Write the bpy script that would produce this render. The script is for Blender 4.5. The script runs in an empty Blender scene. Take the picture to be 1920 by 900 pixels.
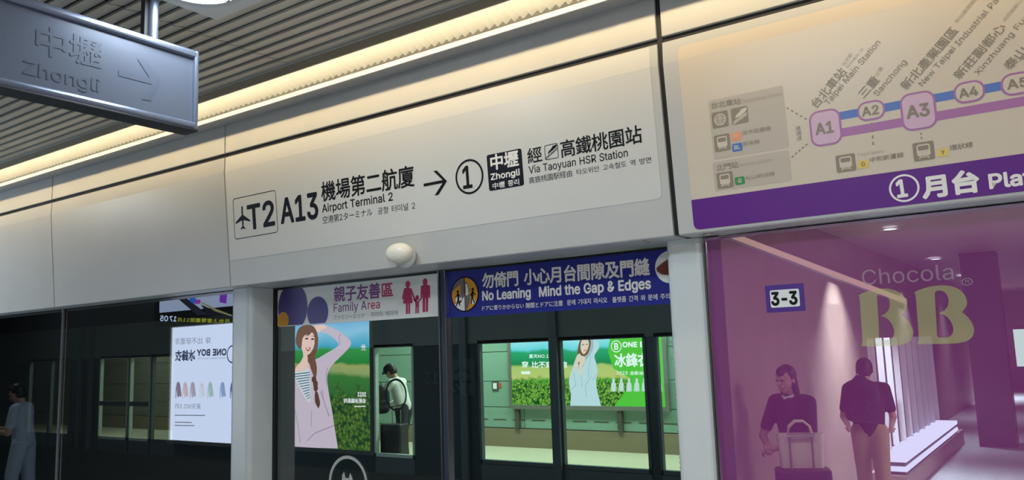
import bpy, math, random
from mathutils import Vector

# ------------------------------------------------------------------ camera, world, light, exposure
SC = bpy.context.scene
COL = SC.collection
H = 1.72                      # eye height above the platform floor
F_PX = 1513.06                # focal length for a 1920 px wide frame
YAW, PITCH, ROLL = math.radians(34.7001), math.radians(7.7754), math.radians(-1.9233)
FWD = Vector((-math.sin(YAW) * math.cos(PITCH), math.cos(YAW) * math.cos(PITCH), math.sin(PITCH)))
_R = Vector((math.cos(YAW), math.sin(YAW), 0))
_U = _R.cross(FWD)
RIGHT = math.cos(ROLL) * _R + math.sin(ROLL) * _U
UP = -math.sin(ROLL) * _R + math.cos(ROLL) * _U
EYE = Vector((0, 0, H))

cam_data = bpy.data.cameras.new('camera')
cam_data.sensor_width = 36
cam_data.lens = F_PX / 1920 * 36
cam_data.clip_start = 0.05
cam = bpy.data.objects.new('camera', cam_data)
COL.objects.link(cam)
cam.location = EYE
from mathutils import Matrix
cam.rotation_euler = Matrix((RIGHT, UP, -FWD)).transposed().to_euler()
SC.camera = cam

SC.view_settings.view_transform = 'Standard'
SC.view_settings.look = 'None'
SC.view_settings.gamma = 1
SC.view_settings.use_curve_mapping = False
SC.view_settings.exposure = 0.0
SC.cycles.use_denoising = True
SC.cycles.max_bounces = 8
SC.cycles.transparent_max_bounces = 24
SC.cycles.sample_clamp_indirect = 6

world = bpy.data.worlds.new('world')
SC.world = world
world.use_nodes = True
world.node_tree.nodes['Background'].inputs[0].default_value = (0.75, 0.85, 1.0, 1)
world.node_tree.nodes['Background'].inputs[1].default_value = 0.04


def srgb(r, g, b):
    f = lambda c: c / 12.92 if c <= 0.04045 else ((c + 0.055) / 1.055) ** 2.4
    return (f(r / 255), f(g / 255), f(b / 255), 1)


def area(name, loc, sx, sy, watts, col, direction=(0, 0, -1)):
    d = bpy.data.lights.new(name, 'AREA')
    d.shape = 'RECTANGLE'
    d.size, d.size_y = sx, sy
    d.energy = watts
    d.color = col[:3]
    o = bpy.data.objects.new(name, d)
    COL.objects.link(o)
    o.location = loc
    o.rotation_euler = Vector(direction).to_track_quat('-Z', 'Y').to_euler()
    return o


COOL = (0.80, 0.92, 1.0)
WARM = (1.0, 0.78, 0.45)
GREENISH = (0.90, 1.0, 0.88)
LIGHT_PLATFORM, LIGHT_COVE, LIGHT_FAR, LIGHT_HALL, LIGHT_PLATE = 33, 9, 150, 110, 10
LIGHT_STRIP = 36
AD_GLOW, FAR_AD_GLOW = 5.0, 1.55
# the strip lamps inside the cove above the header (the ribbed diffuser hangs below them)
area('cove_tube_lamp', (-3.2, 2.38, H + 1.345), 12.6, 0.10, LIGHT_COVE, (1.0, 0.90, 0.70))
area('cove_strip_lamp', (-4.0, 2.3135, H + 1.273), 16.0, 0.021, LIGHT_STRIP, WARM, (0, 1, -.9)).data.spread = math.radians(110)
# the ceiling lamps of this platform, of the far platform and of the hall behind the camera, with fill lamps added
for x, y in ((-11.5, 1.1), (-7.0, 1.1), (2.4, 1.1), (-1.0, 0.7)):  # the last one is an added fill for the mirrored passengers
    area('platform_lamp_or_fill', (x, y, H + 1.27), 0.9, 0.35, LIGHT_PLATFORM, COOL)
area('platform_lamp_or_fill', (-2.31, 1.53, H + 1.262), 0.24, 0.24, LIGHT_PLATE, COOL)
for x in (-19, -14, -9.5, -6.5, -3):
    area('far_platform_lamp', (x, 10.9, H + 1.5), 2.4, 0.5, LIGHT_FAR * (0.6 if x < -12 else 1.0), GREENISH)
area('trackway_fill', (-9, 6.2, 3.25), 16, 0.3, 170, COOL)  # added fill that lifts the far header, no known lamp over the tracks
for y in (-4.86, -9.56, -14.26, -20.2):
    area('hall_lamp_or_fill', (-1.9, y, H + 1.27), 0.12, 0.12, LIGHT_HALL, COOL).data.spread = math.radians(85)
area('hall_lamp_or_fill', (1.6, -2.6, H + 1.27), 1.2, 1.2, 170, (1.0, .93, .88))  # added fill without a fixture, brightens the mirrored hall

# ------------------------------------------------------------------ materials


def mat(name, col, rough=0.5, metal=0.0, spec=0.5, coat=0.0):
    m = bpy.data.materials.new(name)
    m.use_nodes = True
    b = m.node_tree.nodes['Principled BSDF']
    b.inputs['Base Color'].default_value = col
    b.inputs['Roughness'].default_value = rough
    b.inputs['Metallic'].default_value = metal
    b.inputs['Specular IOR Level'].default_value = spec
    b.inputs['Coat Weight'].default_value = coat
    b.inputs['Coat Roughness'].default_value = 0.03
    return m


def noisy(m, scale=30, amount=0.12, bump=0.0, stretch=(1, 1, 1)):
    """wear: the base colour varies a little with a noise that belongs to the surface"""
    nt = m.node_tree
    b = nt.nodes['Principled BSDF']
    c = list(b.inputs['Base Color'].default_value)
    tc = nt.nodes.new('ShaderNodeTexCoord')
    mp = nt.nodes.new('ShaderNodeMapping')
    mp.inputs['Scale'].default_value = stretch
    n = nt.nodes.new('ShaderNodeTexNoise')
    n.inputs['Scale'].default_value = scale
    n.inputs['Detail'].default_value = 4
    r = nt.nodes.new('ShaderNodeValToRGB')
    r.color_ramp.elements[0].position, r.color_ramp.elements[1].position = 0.3, 0.7
    r.color_ramp.elements[0].color = [x * (1 - amount) for x in c[:3]] + [1]
    r.color_ramp.elements[1].color = [min(1, x * (1 + amount)) for x in c[:3]] + [1]
    nt.links.new(tc.outputs['Object'], mp.inputs[0])
    nt.links.new(mp.outputs[0], n.inputs['Vector'])
    nt.links.new(n.outputs['Fac'], r.inputs[0])
    nt.links.new(r.outputs[0], b.inputs['Base Color'])
    if bump:
        bp = nt.nodes.new('ShaderNodeBump')
        bp.inputs['Strength'].default_value = bump
        bp.inputs['Distance'].default_value = 0.002
        nt.links.new(n.outputs['Fac'], bp.inputs['Height'])
        nt.links.new(bp.outputs[0], b.inputs['Normal'])
    return m


def glass(name, tint, refl, grey=None):
    """clear sheet: lets light straight through with a tint and mirrors a fixed share"""
    m = bpy.data.materials.new(name)
    m.use_nodes = True
    nt = m.node_tree
    nt.nodes.remove(nt.nodes['Principled BSDF'])
    t = nt.nodes.new('ShaderNodeBsdfTransparent')
    t.inputs[0].default_value = tint
    g = nt.nodes.new('ShaderNodeBsdfGlossy')
    g.inputs['Roughness'].default_value = 0.0
    g.inputs[0].default_value = (1, 1, 1, 1)
    mx = nt.nodes.new('ShaderNodeMixShader')
    mx.inputs[0].default_value = refl
    nt.links.new(t.outputs[0], mx.inputs[1])
    nt.links.new(g.outputs[0], mx.inputs[2])
    nt.links.new(mx.outputs[0], nt.nodes['Material Output'].inputs[0])
    return m


def mirror_sheet(name, col, refl, rough=0.0):
    """printed sheet behind polished glass: a colour with a fixed mirror share on top"""
    m = mat(name, col, 0.6)
    nt = m.node_tree
    g = nt.nodes.new('ShaderNodeBsdfGlossy')
    g.inputs['Roughness'].default_value = rough
    g.inputs[0].default_value = (1, 1, 1, 1)
    mx = nt.nodes.new('ShaderNodeMixShader')
    mx.inputs[0].default_value = refl
    nt.links.new(nt.nodes['Principled BSDF'].outputs[0], mx.inputs[1])
    nt.links.new(g.outputs[0], mx.inputs[2])
    nt.links.new(mx.outputs[0], nt.nodes['Material Output'].inputs[0])
    return m


def glow(name, col, strength):
    m = bpy.data.materials.new(name)
    m.use_nodes = True
    nt = m.node_tree
    nt.nodes.remove(nt.nodes['Principled BSDF'])
    e = nt.nodes.new('ShaderNodeEmission')
    e.inputs[0].default_value = col
    e.inputs[1].default_value = strength
    nt.links.new(e.outputs[0], nt.nodes['Material Output'].inputs[0])
    return m


def print_glow(name, stops, strength, zlo, zhi, leaf=None):
    """backlit print: a vertical picture of colour bands (sky, sea, field, hedge), the hedge broken into leaves"""
    m = glow(name, (1, 1, 1, 1), strength)
    nt = m.node_tree
    geo = nt.nodes.new('ShaderNodeNewGeometry')
    sep = nt.nodes.new('ShaderNodeSeparateXYZ')
    mr = nt.nodes.new('ShaderNodeMapRange')
    mr.inputs['From Min'].default_value, mr.inputs['From Max'].default_value = zlo, zhi
    ns = nt.nodes.new('ShaderNodeTexNoise')
    ns.inputs['Scale'].default_value = 3.0
    ns.inputs['Detail'].default_value = 6
    ad = nt.nodes.new('ShaderNodeMath'); ad.operation = 'MULTIPLY_ADD'
    ad.inputs[1].default_value = 0.10
    sb = nt.nodes.new('ShaderNodeMath'); sb.operation = 'SUBTRACT'; sb.inputs[1].default_value = 0.05
    rp = nt.nodes.new('ShaderNodeValToRGB')
    els = rp.color_ramp.elements
    els[0].position, els[0].color = stops[0]
    els[1].position, els[1].color = stops[-1]
    for p, c in stops[1:-1]:
        e = els.new(p); e.color = c
    L = nt.links.new
    L(geo.outputs['Position'], sep.inputs[0]); L(sep.outputs['Z'], mr.inputs['Value'])
    L(geo.outputs['Position'], ns.inputs['Vector'])
    L(ns.outputs['Fac'], ad.inputs[0]); L(mr.outputs[0], ad.inputs[2]); L(ad.outputs[0], sb.inputs[0])
    L(sb.outputs[0], rp.inputs[0])
    out = rp.outputs[0]
    if leaf:
        top, dark, bright = leaf
        v = nt.nodes.new('ShaderNodeTexVoronoi'); v.inputs['Scale'].default_value = 26
        r2 = nt.nodes.new('ShaderNodeValToRGB')
        r2.color_ramp.elements[0].position, r2.color_ramp.elements[0].color = 0.05, bright
        r2.color_ramp.elements[1].position, r2.color_ramp.elements[1].color = 0.75, dark
        e = r2.color_ramp.elements.new(0.35); e.color = tuple((a + b) / 2 for a, b in zip(dark, bright))
        n2 = nt.nodes.new('ShaderNodeTexNoise'); n2.inputs['Scale'].default_value = 7; n2.inputs['Detail'].default_value = 5
        lt = nt.nodes.new('ShaderNodeMath'); lt.operation = 'MULTIPLY_ADD'
        lt.inputs[1].default_value = 0.28; 
        st = nt.nodes.new('ShaderNodeMapRange')
        st.inputs['From Min'].default_value, st.inputs['From Max'].default_value = top + 0.19, top + 0.10
        mx = nt.nodes.new('ShaderNodeMix'); mx.data_type = 'RGBA'
        L(geo.outputs['Position'], v.inputs['Vector']); L(geo.outputs['Position'], n2.inputs['Vector'])
        L(v.outputs['Distance'], r2.inputs[0])
        L(n2.outputs['Fac'], lt.inputs[0]); L(mr.outputs[0], lt.inputs[2]); L(lt.outputs[0], st.inputs['Value'])
        L(st.outputs[0], mx.inputs[0]); L(out, mx.inputs[6]); L(r2.outputs[0], mx.inputs[7])
        out = mx.outputs[2]
    L(out, nt.nodes['Emission'].inputs[0])
    return m


M = {}
M['panel'] = noisy(mat('header_enamel', srgb(186, 185, 181), 0.32, 0.0, 0.5), 3, 0.03)
M['film'] = mat('sign_film', srgb(204, 202, 196), 0.34)
M['map_film'] = mat('map_film', srgb(206, 193, 174), 0.3)
M['soffit'] = mat('soffit_metal', srgb(120, 112, 102), 0.4, 0.3)
M['black'] = mat('black_gap', srgb(10, 10, 11), 0.6)
M['ink'] = mat('black_ink', srgb(14, 14, 17), 0.6, 0, 0.2)
M['navy_ink'] = mat('navy_ink', srgb(19, 21, 34), 0.6, 0, 0.2)
M['white_ink'] = mat('white_ink', srgb(232, 228, 220), 0.4)
M['slat'] = noisy(mat('slat_metal', srgb(186, 180, 170), 0.45, 0.25), 14, 0.08, stretch=(0.1, 1, 1))
M['lip'] = mat('cove_lip', srgb(205, 205, 200), 0.4)
M['shade_strip'] = mat('shaded_panel_grey', srgb(150, 150, 152), 0.5)  # shade under the lip put into the colour, matching the shaded panel
M['strip'] = mat('cove_strip', srgb(150, 138, 118), 0.45)
M['pillar'] = noisy(mat('pillar_enamel', srgb(206, 210, 208), 0.3), 4, 0.03)
M['frame_dark'] = mat('dark_frame', srgb(28, 30, 36), 0.35, 0.2)
M['frame_blue'] = mat('door_stile', srgb(62, 68, 88), 0.35, 0.4)
M['chrome'] = mat('chrome_edge', srgb(205, 205, 210), 0.2, 1.0)
M['glass'] = glass('door_glass', (0.62, 0.75, 0.72, 1), 0.14)
M['glass_side'] = glass('screen_glass', (0.36, 0.41, 0.38, 1), 0.17)
M['glass_far'] = glass('far_glass', (0.88, 0.95, 0.91, 1), 0.04)
M['glass_back'] = glass('glass_back', (1, 1, 1, 1), 0.0)
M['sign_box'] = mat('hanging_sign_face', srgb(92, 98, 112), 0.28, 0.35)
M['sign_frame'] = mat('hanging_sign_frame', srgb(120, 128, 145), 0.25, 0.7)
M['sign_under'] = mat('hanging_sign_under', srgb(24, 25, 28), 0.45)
M['purple'] = mirror_sheet('purple_print', srgb(134, 34, 122), 0.36)
M['gold'] = mirror_sheet('gold_print', srgb(160, 148, 112), 0.2)
M['gold_faint'] = mirror_sheet('faint_gold_print', srgb(160, 124, 146), 0.22)
M['band'] = mat('purple_band', srgb(92, 30, 128), 0.35)
M['sticker'] = mat('purple_sticker', srgb(76, 40, 130), 0.4)
M['blue_banner'] = mat('blue_banner', srgb(34, 40, 130), 0.4)
M['white_banner'] = mat('white_banner', srgb(232, 232, 226), 0.4)
M['plum'] = mat('plum_print', srgb(74, 58, 128), 0.4)
M['orange'] = mat('orange_print', srgb(214, 150, 40), 0.4)
M['magenta'] = mat('magenta_ink', srgb(186, 34, 92), 0.4)
M['violet_ink'] = mat('violet_ink', srgb(128, 52, 128), 0.4)
M['grey_ink'] = mat('grey_ink', srgb(112, 106, 104), 0.4)
M['map_grey'] = mat('map_grey', srgb(138, 126, 108), 0.4)
M['map_pale'] = mat('map_pale', srgb(176, 163, 144), 0.4)
M['map_box'] = mat('map_box', srgb(186, 174, 158), 0.4)
M['map_blue'] = mat('map_blue', srgb(84, 116, 182), 0.4)
M['map_purple'] = mat('map_purple', srgb(166, 108, 160), 0.4)
M['map_lilac'] = mat('map_lilac', srgb(206, 172, 192), 0.4)
M['map_orange'] = mat('map_orange', srgb(236, 148, 108), 0.4)
M['map_bl'] = mat('map_deep_blue', srgb(70, 110, 178), 0.4)
M['map_green'] = mat('map_green', srgb(62, 140, 76), 0.4)
M['map_yellow'] = mat('map_yellow', srgb(222, 192, 96), 0.4)
M['dome'] = mat('dome_plastic', srgb(236, 228, 208), 0.35)
M['dome_base'] = mat('dome_base', srgb(190, 190, 186), 0.4)
M['screw'] = mat('steel', srgb(190, 184, 170), 0.25, 0.9)
M['concrete'] = noisy(mat('track_concrete', srgb(60, 60, 58), 0.8), 5, 0.2)
M['floor'] = noisy(mat('platform_floor', srgb(206, 200, 176), 0.35), 9, 0.06)
M['floor_near'] = noisy(mat('near_platform_floor', srgb(192, 203, 210), 0.35), 9, 0.06)
M['wall'] = noisy(mat('back_wall', srgb(66, 70, 72), 0.5), 3, 0.06)
M['hall_wall'] = noisy(mat('hall_wall', srgb(172, 148, 136), 0.5), 3, 0.06)
M['far_header'] = noisy(mat('far_header', srgb(100, 106, 102), 0.5), 3, 0.05)
M['far_frame'] = mat('far_frame', srgb(88, 96, 98), 0.4, 0.2)
M['far_frame_pale'] = mat('far_frame_light', srgb(190, 204, 190), 0.4)  # paler frame colour used on three far windows
M['far_dark'] = mat('far_dark_panel', srgb(50, 62, 64), 0.25)
M['green_glass'] = noisy(mat('green_wall_glass', srgb(132, 166, 148), 0.25), 2, 0.03)
M['far_grey'] = noisy(mat('far_grey_wall', srgb(126, 124, 112), 0.4), 2, 0.05)
M['dim_plate'] = mat('dim_plate', srgb(104, 112, 112), 0.5)
M['skirting'] = mat('stone_skirting', srgb(132, 120, 96), 0.5)
M['post'] = mat('grey_post', srgb(92, 88, 78), 0.4, 0.3)
M['box_frame'] = mat('lightbox_frame', srgb(150, 152, 146), 0.35, 0.6)
M['skin'] = mat('skin', srgb(206, 160, 132), 0.5)
M['hair'] = mat('dark_hair', srgb(26, 20, 18), 0.5)
M['black_cloth'] = noisy(mat('black_cloth', srgb(26, 26, 30), 0.85), 60, 0.15)
M['white_cloth'] = noisy(mat('white_cloth', srgb(226, 224, 218), 0.85), 60, 0.05)
M['blue_grey_cloth'] = noisy(mat('blue_grey_cloth', srgb(186, 200, 214), 0.85), 60, 0.05)
M['tan_cloth'] = noisy(mat('tan_cloth', srgb(184, 158, 122), 0.85), 60, 0.08)
M['navy_cloth'] = noisy(mat('dark_trousers', srgb(40, 40, 48), 0.85), 60, 0.1)
M['cream'] = noisy(mat('cream_canvas', srgb(226, 214, 186), 0.8), 80, 0.05)
M['suitcase'] = mat('suitcase_shell', srgb(50, 44, 50), 0.35)
M['white_fin'] = mat('white_fin', srgb(226, 230, 240), 0.4)
M['phone_glow'] = glow('phone_screen', srgb(190, 220, 255), 1.5)
M['lens'] = glow('lamp_lens', srgb(225, 240, 255), 3.2)
M['trough'] = glow('trough_light', srgb(215, 225, 255), 2.4)
M['downlight'] = glow('downlight_lens', srgb(225, 235, 255), 5)
M['hall_cove'] = glow('hall_cove_glow', srgb(255, 214, 190), 0.9)

# ribbed diffuser: thin white sheet, light comes through it
m = mat('rib_sheet', srgb(250, 244, 225), 0.6)
nt = m.node_tree
tl = nt.nodes.new('ShaderNodeBsdfTranslucent'); tl.inputs[0].default_value = srgb(255, 248, 228)
mx = nt.nodes.new('ShaderNodeMixShader'); mx.inputs[0].default_value = 0.6
nt.links.new(nt.nodes['Principled BSDF'].outputs[0], mx.inputs[1]); nt.links.new(tl.outputs[0], mx.inputs[2])
nt.links.new(mx.outputs[0], nt.nodes['Material Output'].inputs[0])
M['rib'] = m

# ------------------------------------------------------------------ geometry helpers


def ray(x, y):
    return (FWD * F_PX + RIGHT * (x - 960) - UP * (y - 450)).normalized()


class Fr:
    """a flat working frame: origin, U to the right, V up, N towards the viewer"""
    def __init__(self, O, U, V):
        self.O, self.U, self.V = Vector(O), Vector(U).normalized(), Vector(V).normalized()
        self.N = self.U.cross(self.V)

    def P(self, u, v, n=0.0):
        return self.O + self.U * u + self.V * v + self.N * n

    def px(self, x, y, mirror=None):
        """where the sight line through a pixel meets this plane (through the glass plane y = mirror, if given)"""
        d, c = ray(x, y), EYE.copy()
        if mirror is not None:
            d = Vector((d.x, -d.y, d.z)); c = Vector((0, 2 * mirror, H))
        t = (self.O - c).dot(self.N) / d.dot(self.N)
        q = c + d * t - self.O
        return (q.dot(self.U), q.dot(self.V))


WLOC = {}


class MB:
    def __init__(self):
        self.v, self.f, self.m = [], [], []

    def add(self, verts, faces, mi=0):
        n = len(self.v)
        self.v += [Vector(q) for q in verts]
        self.f += [tuple(i + n for i in f) for f in faces]
        self.m += [mi] * len(faces)

    def box(self, a, b, mi=0):
        (x0, y0, z0), (x1, y1, z1) = a, b
        vs = [(x, y, z) for z in (z0, z1) for y in (y0, y1) for x in (x0, x1)]
        self.add(vs, [(0, 2, 3, 1), (4, 5, 7, 6), (0, 1, 5, 4), (2, 6, 7, 3), (0, 4, 6, 2), (1, 3, 7, 5)], mi)

    def extrude_x(self, prof, x0, x1, mi=0):
        """closed profile in (y, z), swept along X"""
        n = len(prof)
        self.add([(x0, y, z) for y, z in prof] + [(x1, y, z) for y, z in prof],
                 [(i, (i + 1) % n, n + (i + 1) % n, n + i) for i in range(n)] + [tuple(range(n - 1, -1, -1)), tuple(range(n, 2 * n))], mi)

    def poly(self, fr, pts, n=0.0, mi=0):
        self.add([fr.P(u, v, n) for u, v in pts], [tuple(range(len(pts)))], mi)

    def prism(self, fr, pts, n0, n1, mi=0):
        k = len(pts)
        self.add([fr.P(u, v, n0) for u, v in pts] + [fr.P(u, v, n1) for u, v in pts],
                 [(i, (i + 1) % k, k + (i + 1) % k, k + i) for i in range(k)] + [tuple(range(k - 1, -1, -1)), tuple(range(k, 2 * k))], mi)

    def ring(self, fr, c, r0, r1, n=0.0, mi=0, k=48, sy=1.0, up=(0, 1)):
        vs = []
        for i in range(k):
            a = 2 * math.pi * i / k
            for r in (r0, r1):
                vs.append(fr.P(c[0] + r * math.cos(a), c[1] + r * sy * math.sin(a), n))
        self.add(vs, [(2 * i, 2 * i + 1, (2 * i + 3) % (2 * k), (2 * i + 2) % (2 * k)) for i in range(k)], mi)

    def disc(self, fr, c, r, n=0.0, mi=0, k=32, sy=1.0):
        self.poly(fr, [(c[0] + r * math.cos(2 * math.pi * i / k), c[1] + r * sy * math.sin(2 * math.pi * i / k)) for i in range(k)], n, mi)

    def stroke(self, fr, pts, w, n=0.0, mi=0):
        for (a, b) in zip(pts, pts[1:]):
            dx, dy = b[0] - a[0], b[1] - a[1]
            L = math.hypot(dx, dy) or 1
            px, py = -dy / L * w / 2, dx / L * w / 2
            self.poly(fr, [(a[0] - px, a[1] - py), (b[0] - px, b[1] - py), (b[0] + px, b[1] + py), (a[0] + px, a[1] + py)], n, mi)

    def tube(self, pts, r, k=12, mi=0, caps=True):
        pts = [Vector(q) for q in pts]
        rs = r if isinstance(r, (list, tuple)) else [r] * len(pts)
        n0 = len(self.v)
        rings = []
        for i, q in enumerate(pts):
            t = (pts[min(i + 1, len(pts) - 1)] - pts[max(i - 1, 0)]).normalized()
            a = t.cross(Vector((0, 0, 1)) if abs(t.z) < 0.95 else Vector((1, 0, 0))).normalized()
            b = t.cross(a)
            rings.append([q + (a * math.cos(2 * math.pi * j / k) + b * math.sin(2 * math.pi * j / k)) * rs[i] for j in range(k)])
        vs = [p for rg in rings for p in rg]
        fs = []
        for i in range(len(pts) - 1):
            for j in range(k):
                fs.append((i * k + j, i * k + (j + 1) % k, (i + 1) * k + (j + 1) % k, (i + 1) * k + j))
        if caps:
            fs.append(tuple(range(k - 1, -1, -1)))
            fs.append(tuple((len(pts) - 1) * k + j for j in range(k)))
        self.add(vs, fs, mi)

    def ellipsoid(self, c, r, k=24, h=14, mi=0):
        c = Vector(c)
        vs = [c + Vector((0, 0, r[2]))]
        for i in range(1, h):
            a = math.pi * i / h
            for j in range(k):
                b = 2 * math.pi * j / k
                vs.append(c + Vector((r[0] * math.sin(a) * math.cos(b), r[1] * math.sin(a) * math.sin(b), r[2] * math.cos(a))))
        vs.append(c - Vector((0, 0, r[2])))
        fs = [(0, 1 + j, 1 + (j + 1) % k) for j in range(k)]
        for i in range(h - 2):
            for j in range(k):
                fs.append((1 + i * k + j, 1 + (i + 1) * k + j, 1 + (i + 1) * k + (j + 1) % k, 1 + i * k + (j + 1) % k))
        e = len(vs) - 1
        fs += [(e, 1 + (h - 2) * k + (j + 1) % k, 1 + (h - 2) * k + j) for j in range(k)]
        self.add(vs, fs, mi)

    def build(self, name, mats, parent=None, label=None, bevel=0.0, smooth=False, kind=None):
        mats = mats if isinstance(mats, (list, tuple)) else [mats]
        if parent is not None:
            w = WLOC[parent.name]
        else:
            xs, ys, zs = zip(*[tuple(q) for q in self.v])
            w = Vector(((min(xs) + max(xs)) / 2, (min(ys) + max(ys)) / 2, min(zs)))
        me = bpy.data.meshes.new(name)
        me.from_pydata([q - w for q in self.v], [], self.f)
        for m_ in mats:
            me.materials.append(M[m_] if isinstance(m_, str) else m_)
        me.polygons.foreach_set('material_index', self.m)
        if smooth:
            me.polygons.foreach_set('use_smooth', [True] * len(self.f))
        me.update()
        o = bpy.data.objects.new(name, me)
        COL.objects.link(o)
        if parent is not None:
            o.parent = parent
            WLOC[o.name] = WLOC[parent.name].copy()
        else:
            o.location = w
            WLOC[o.name] = w
        if label:
            o['label'] = label
        if kind:
            o['kind'] = kind
        if bevel:
            b = o.modifiers.new('bevel', 'BEVEL')
            b.width = bevel
            b.segments = 3
            b.limit_method = 'ANGLE'
        return o


def rrect(u0, v0, u1, v1, r, k=6):
    pts = []
    for cx, cy, a0 in ((u1 - r, v1 - r, 0), (u0 + r, v1 - r, 90), (u0 + r, v0 + r, 180), (u1 - r, v0 + r, 270)):
        for i in range(k + 1):
            a = math.radians(a0 + 90 * i / k)
            pts.append((cx + r * math.cos(a), cy + r * math.sin(a)))
    return pts


def thing(name, label, cat, loc, group=None):
    o = bpy.data.objects.new(name, None)
    o.empty_display_size = 0.1
    COL.objects.link(o)
    o.location = loc
    WLOC[o.name] = Vector(loc)
    o['label'], o['category'] = label, cat
    if group:
        o['group'] = group
    return o


def tag(o, label, cat, group=None):
    o['label'], o['category'] = label, cat
    if group:
        o['group'] = group
    return o


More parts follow.
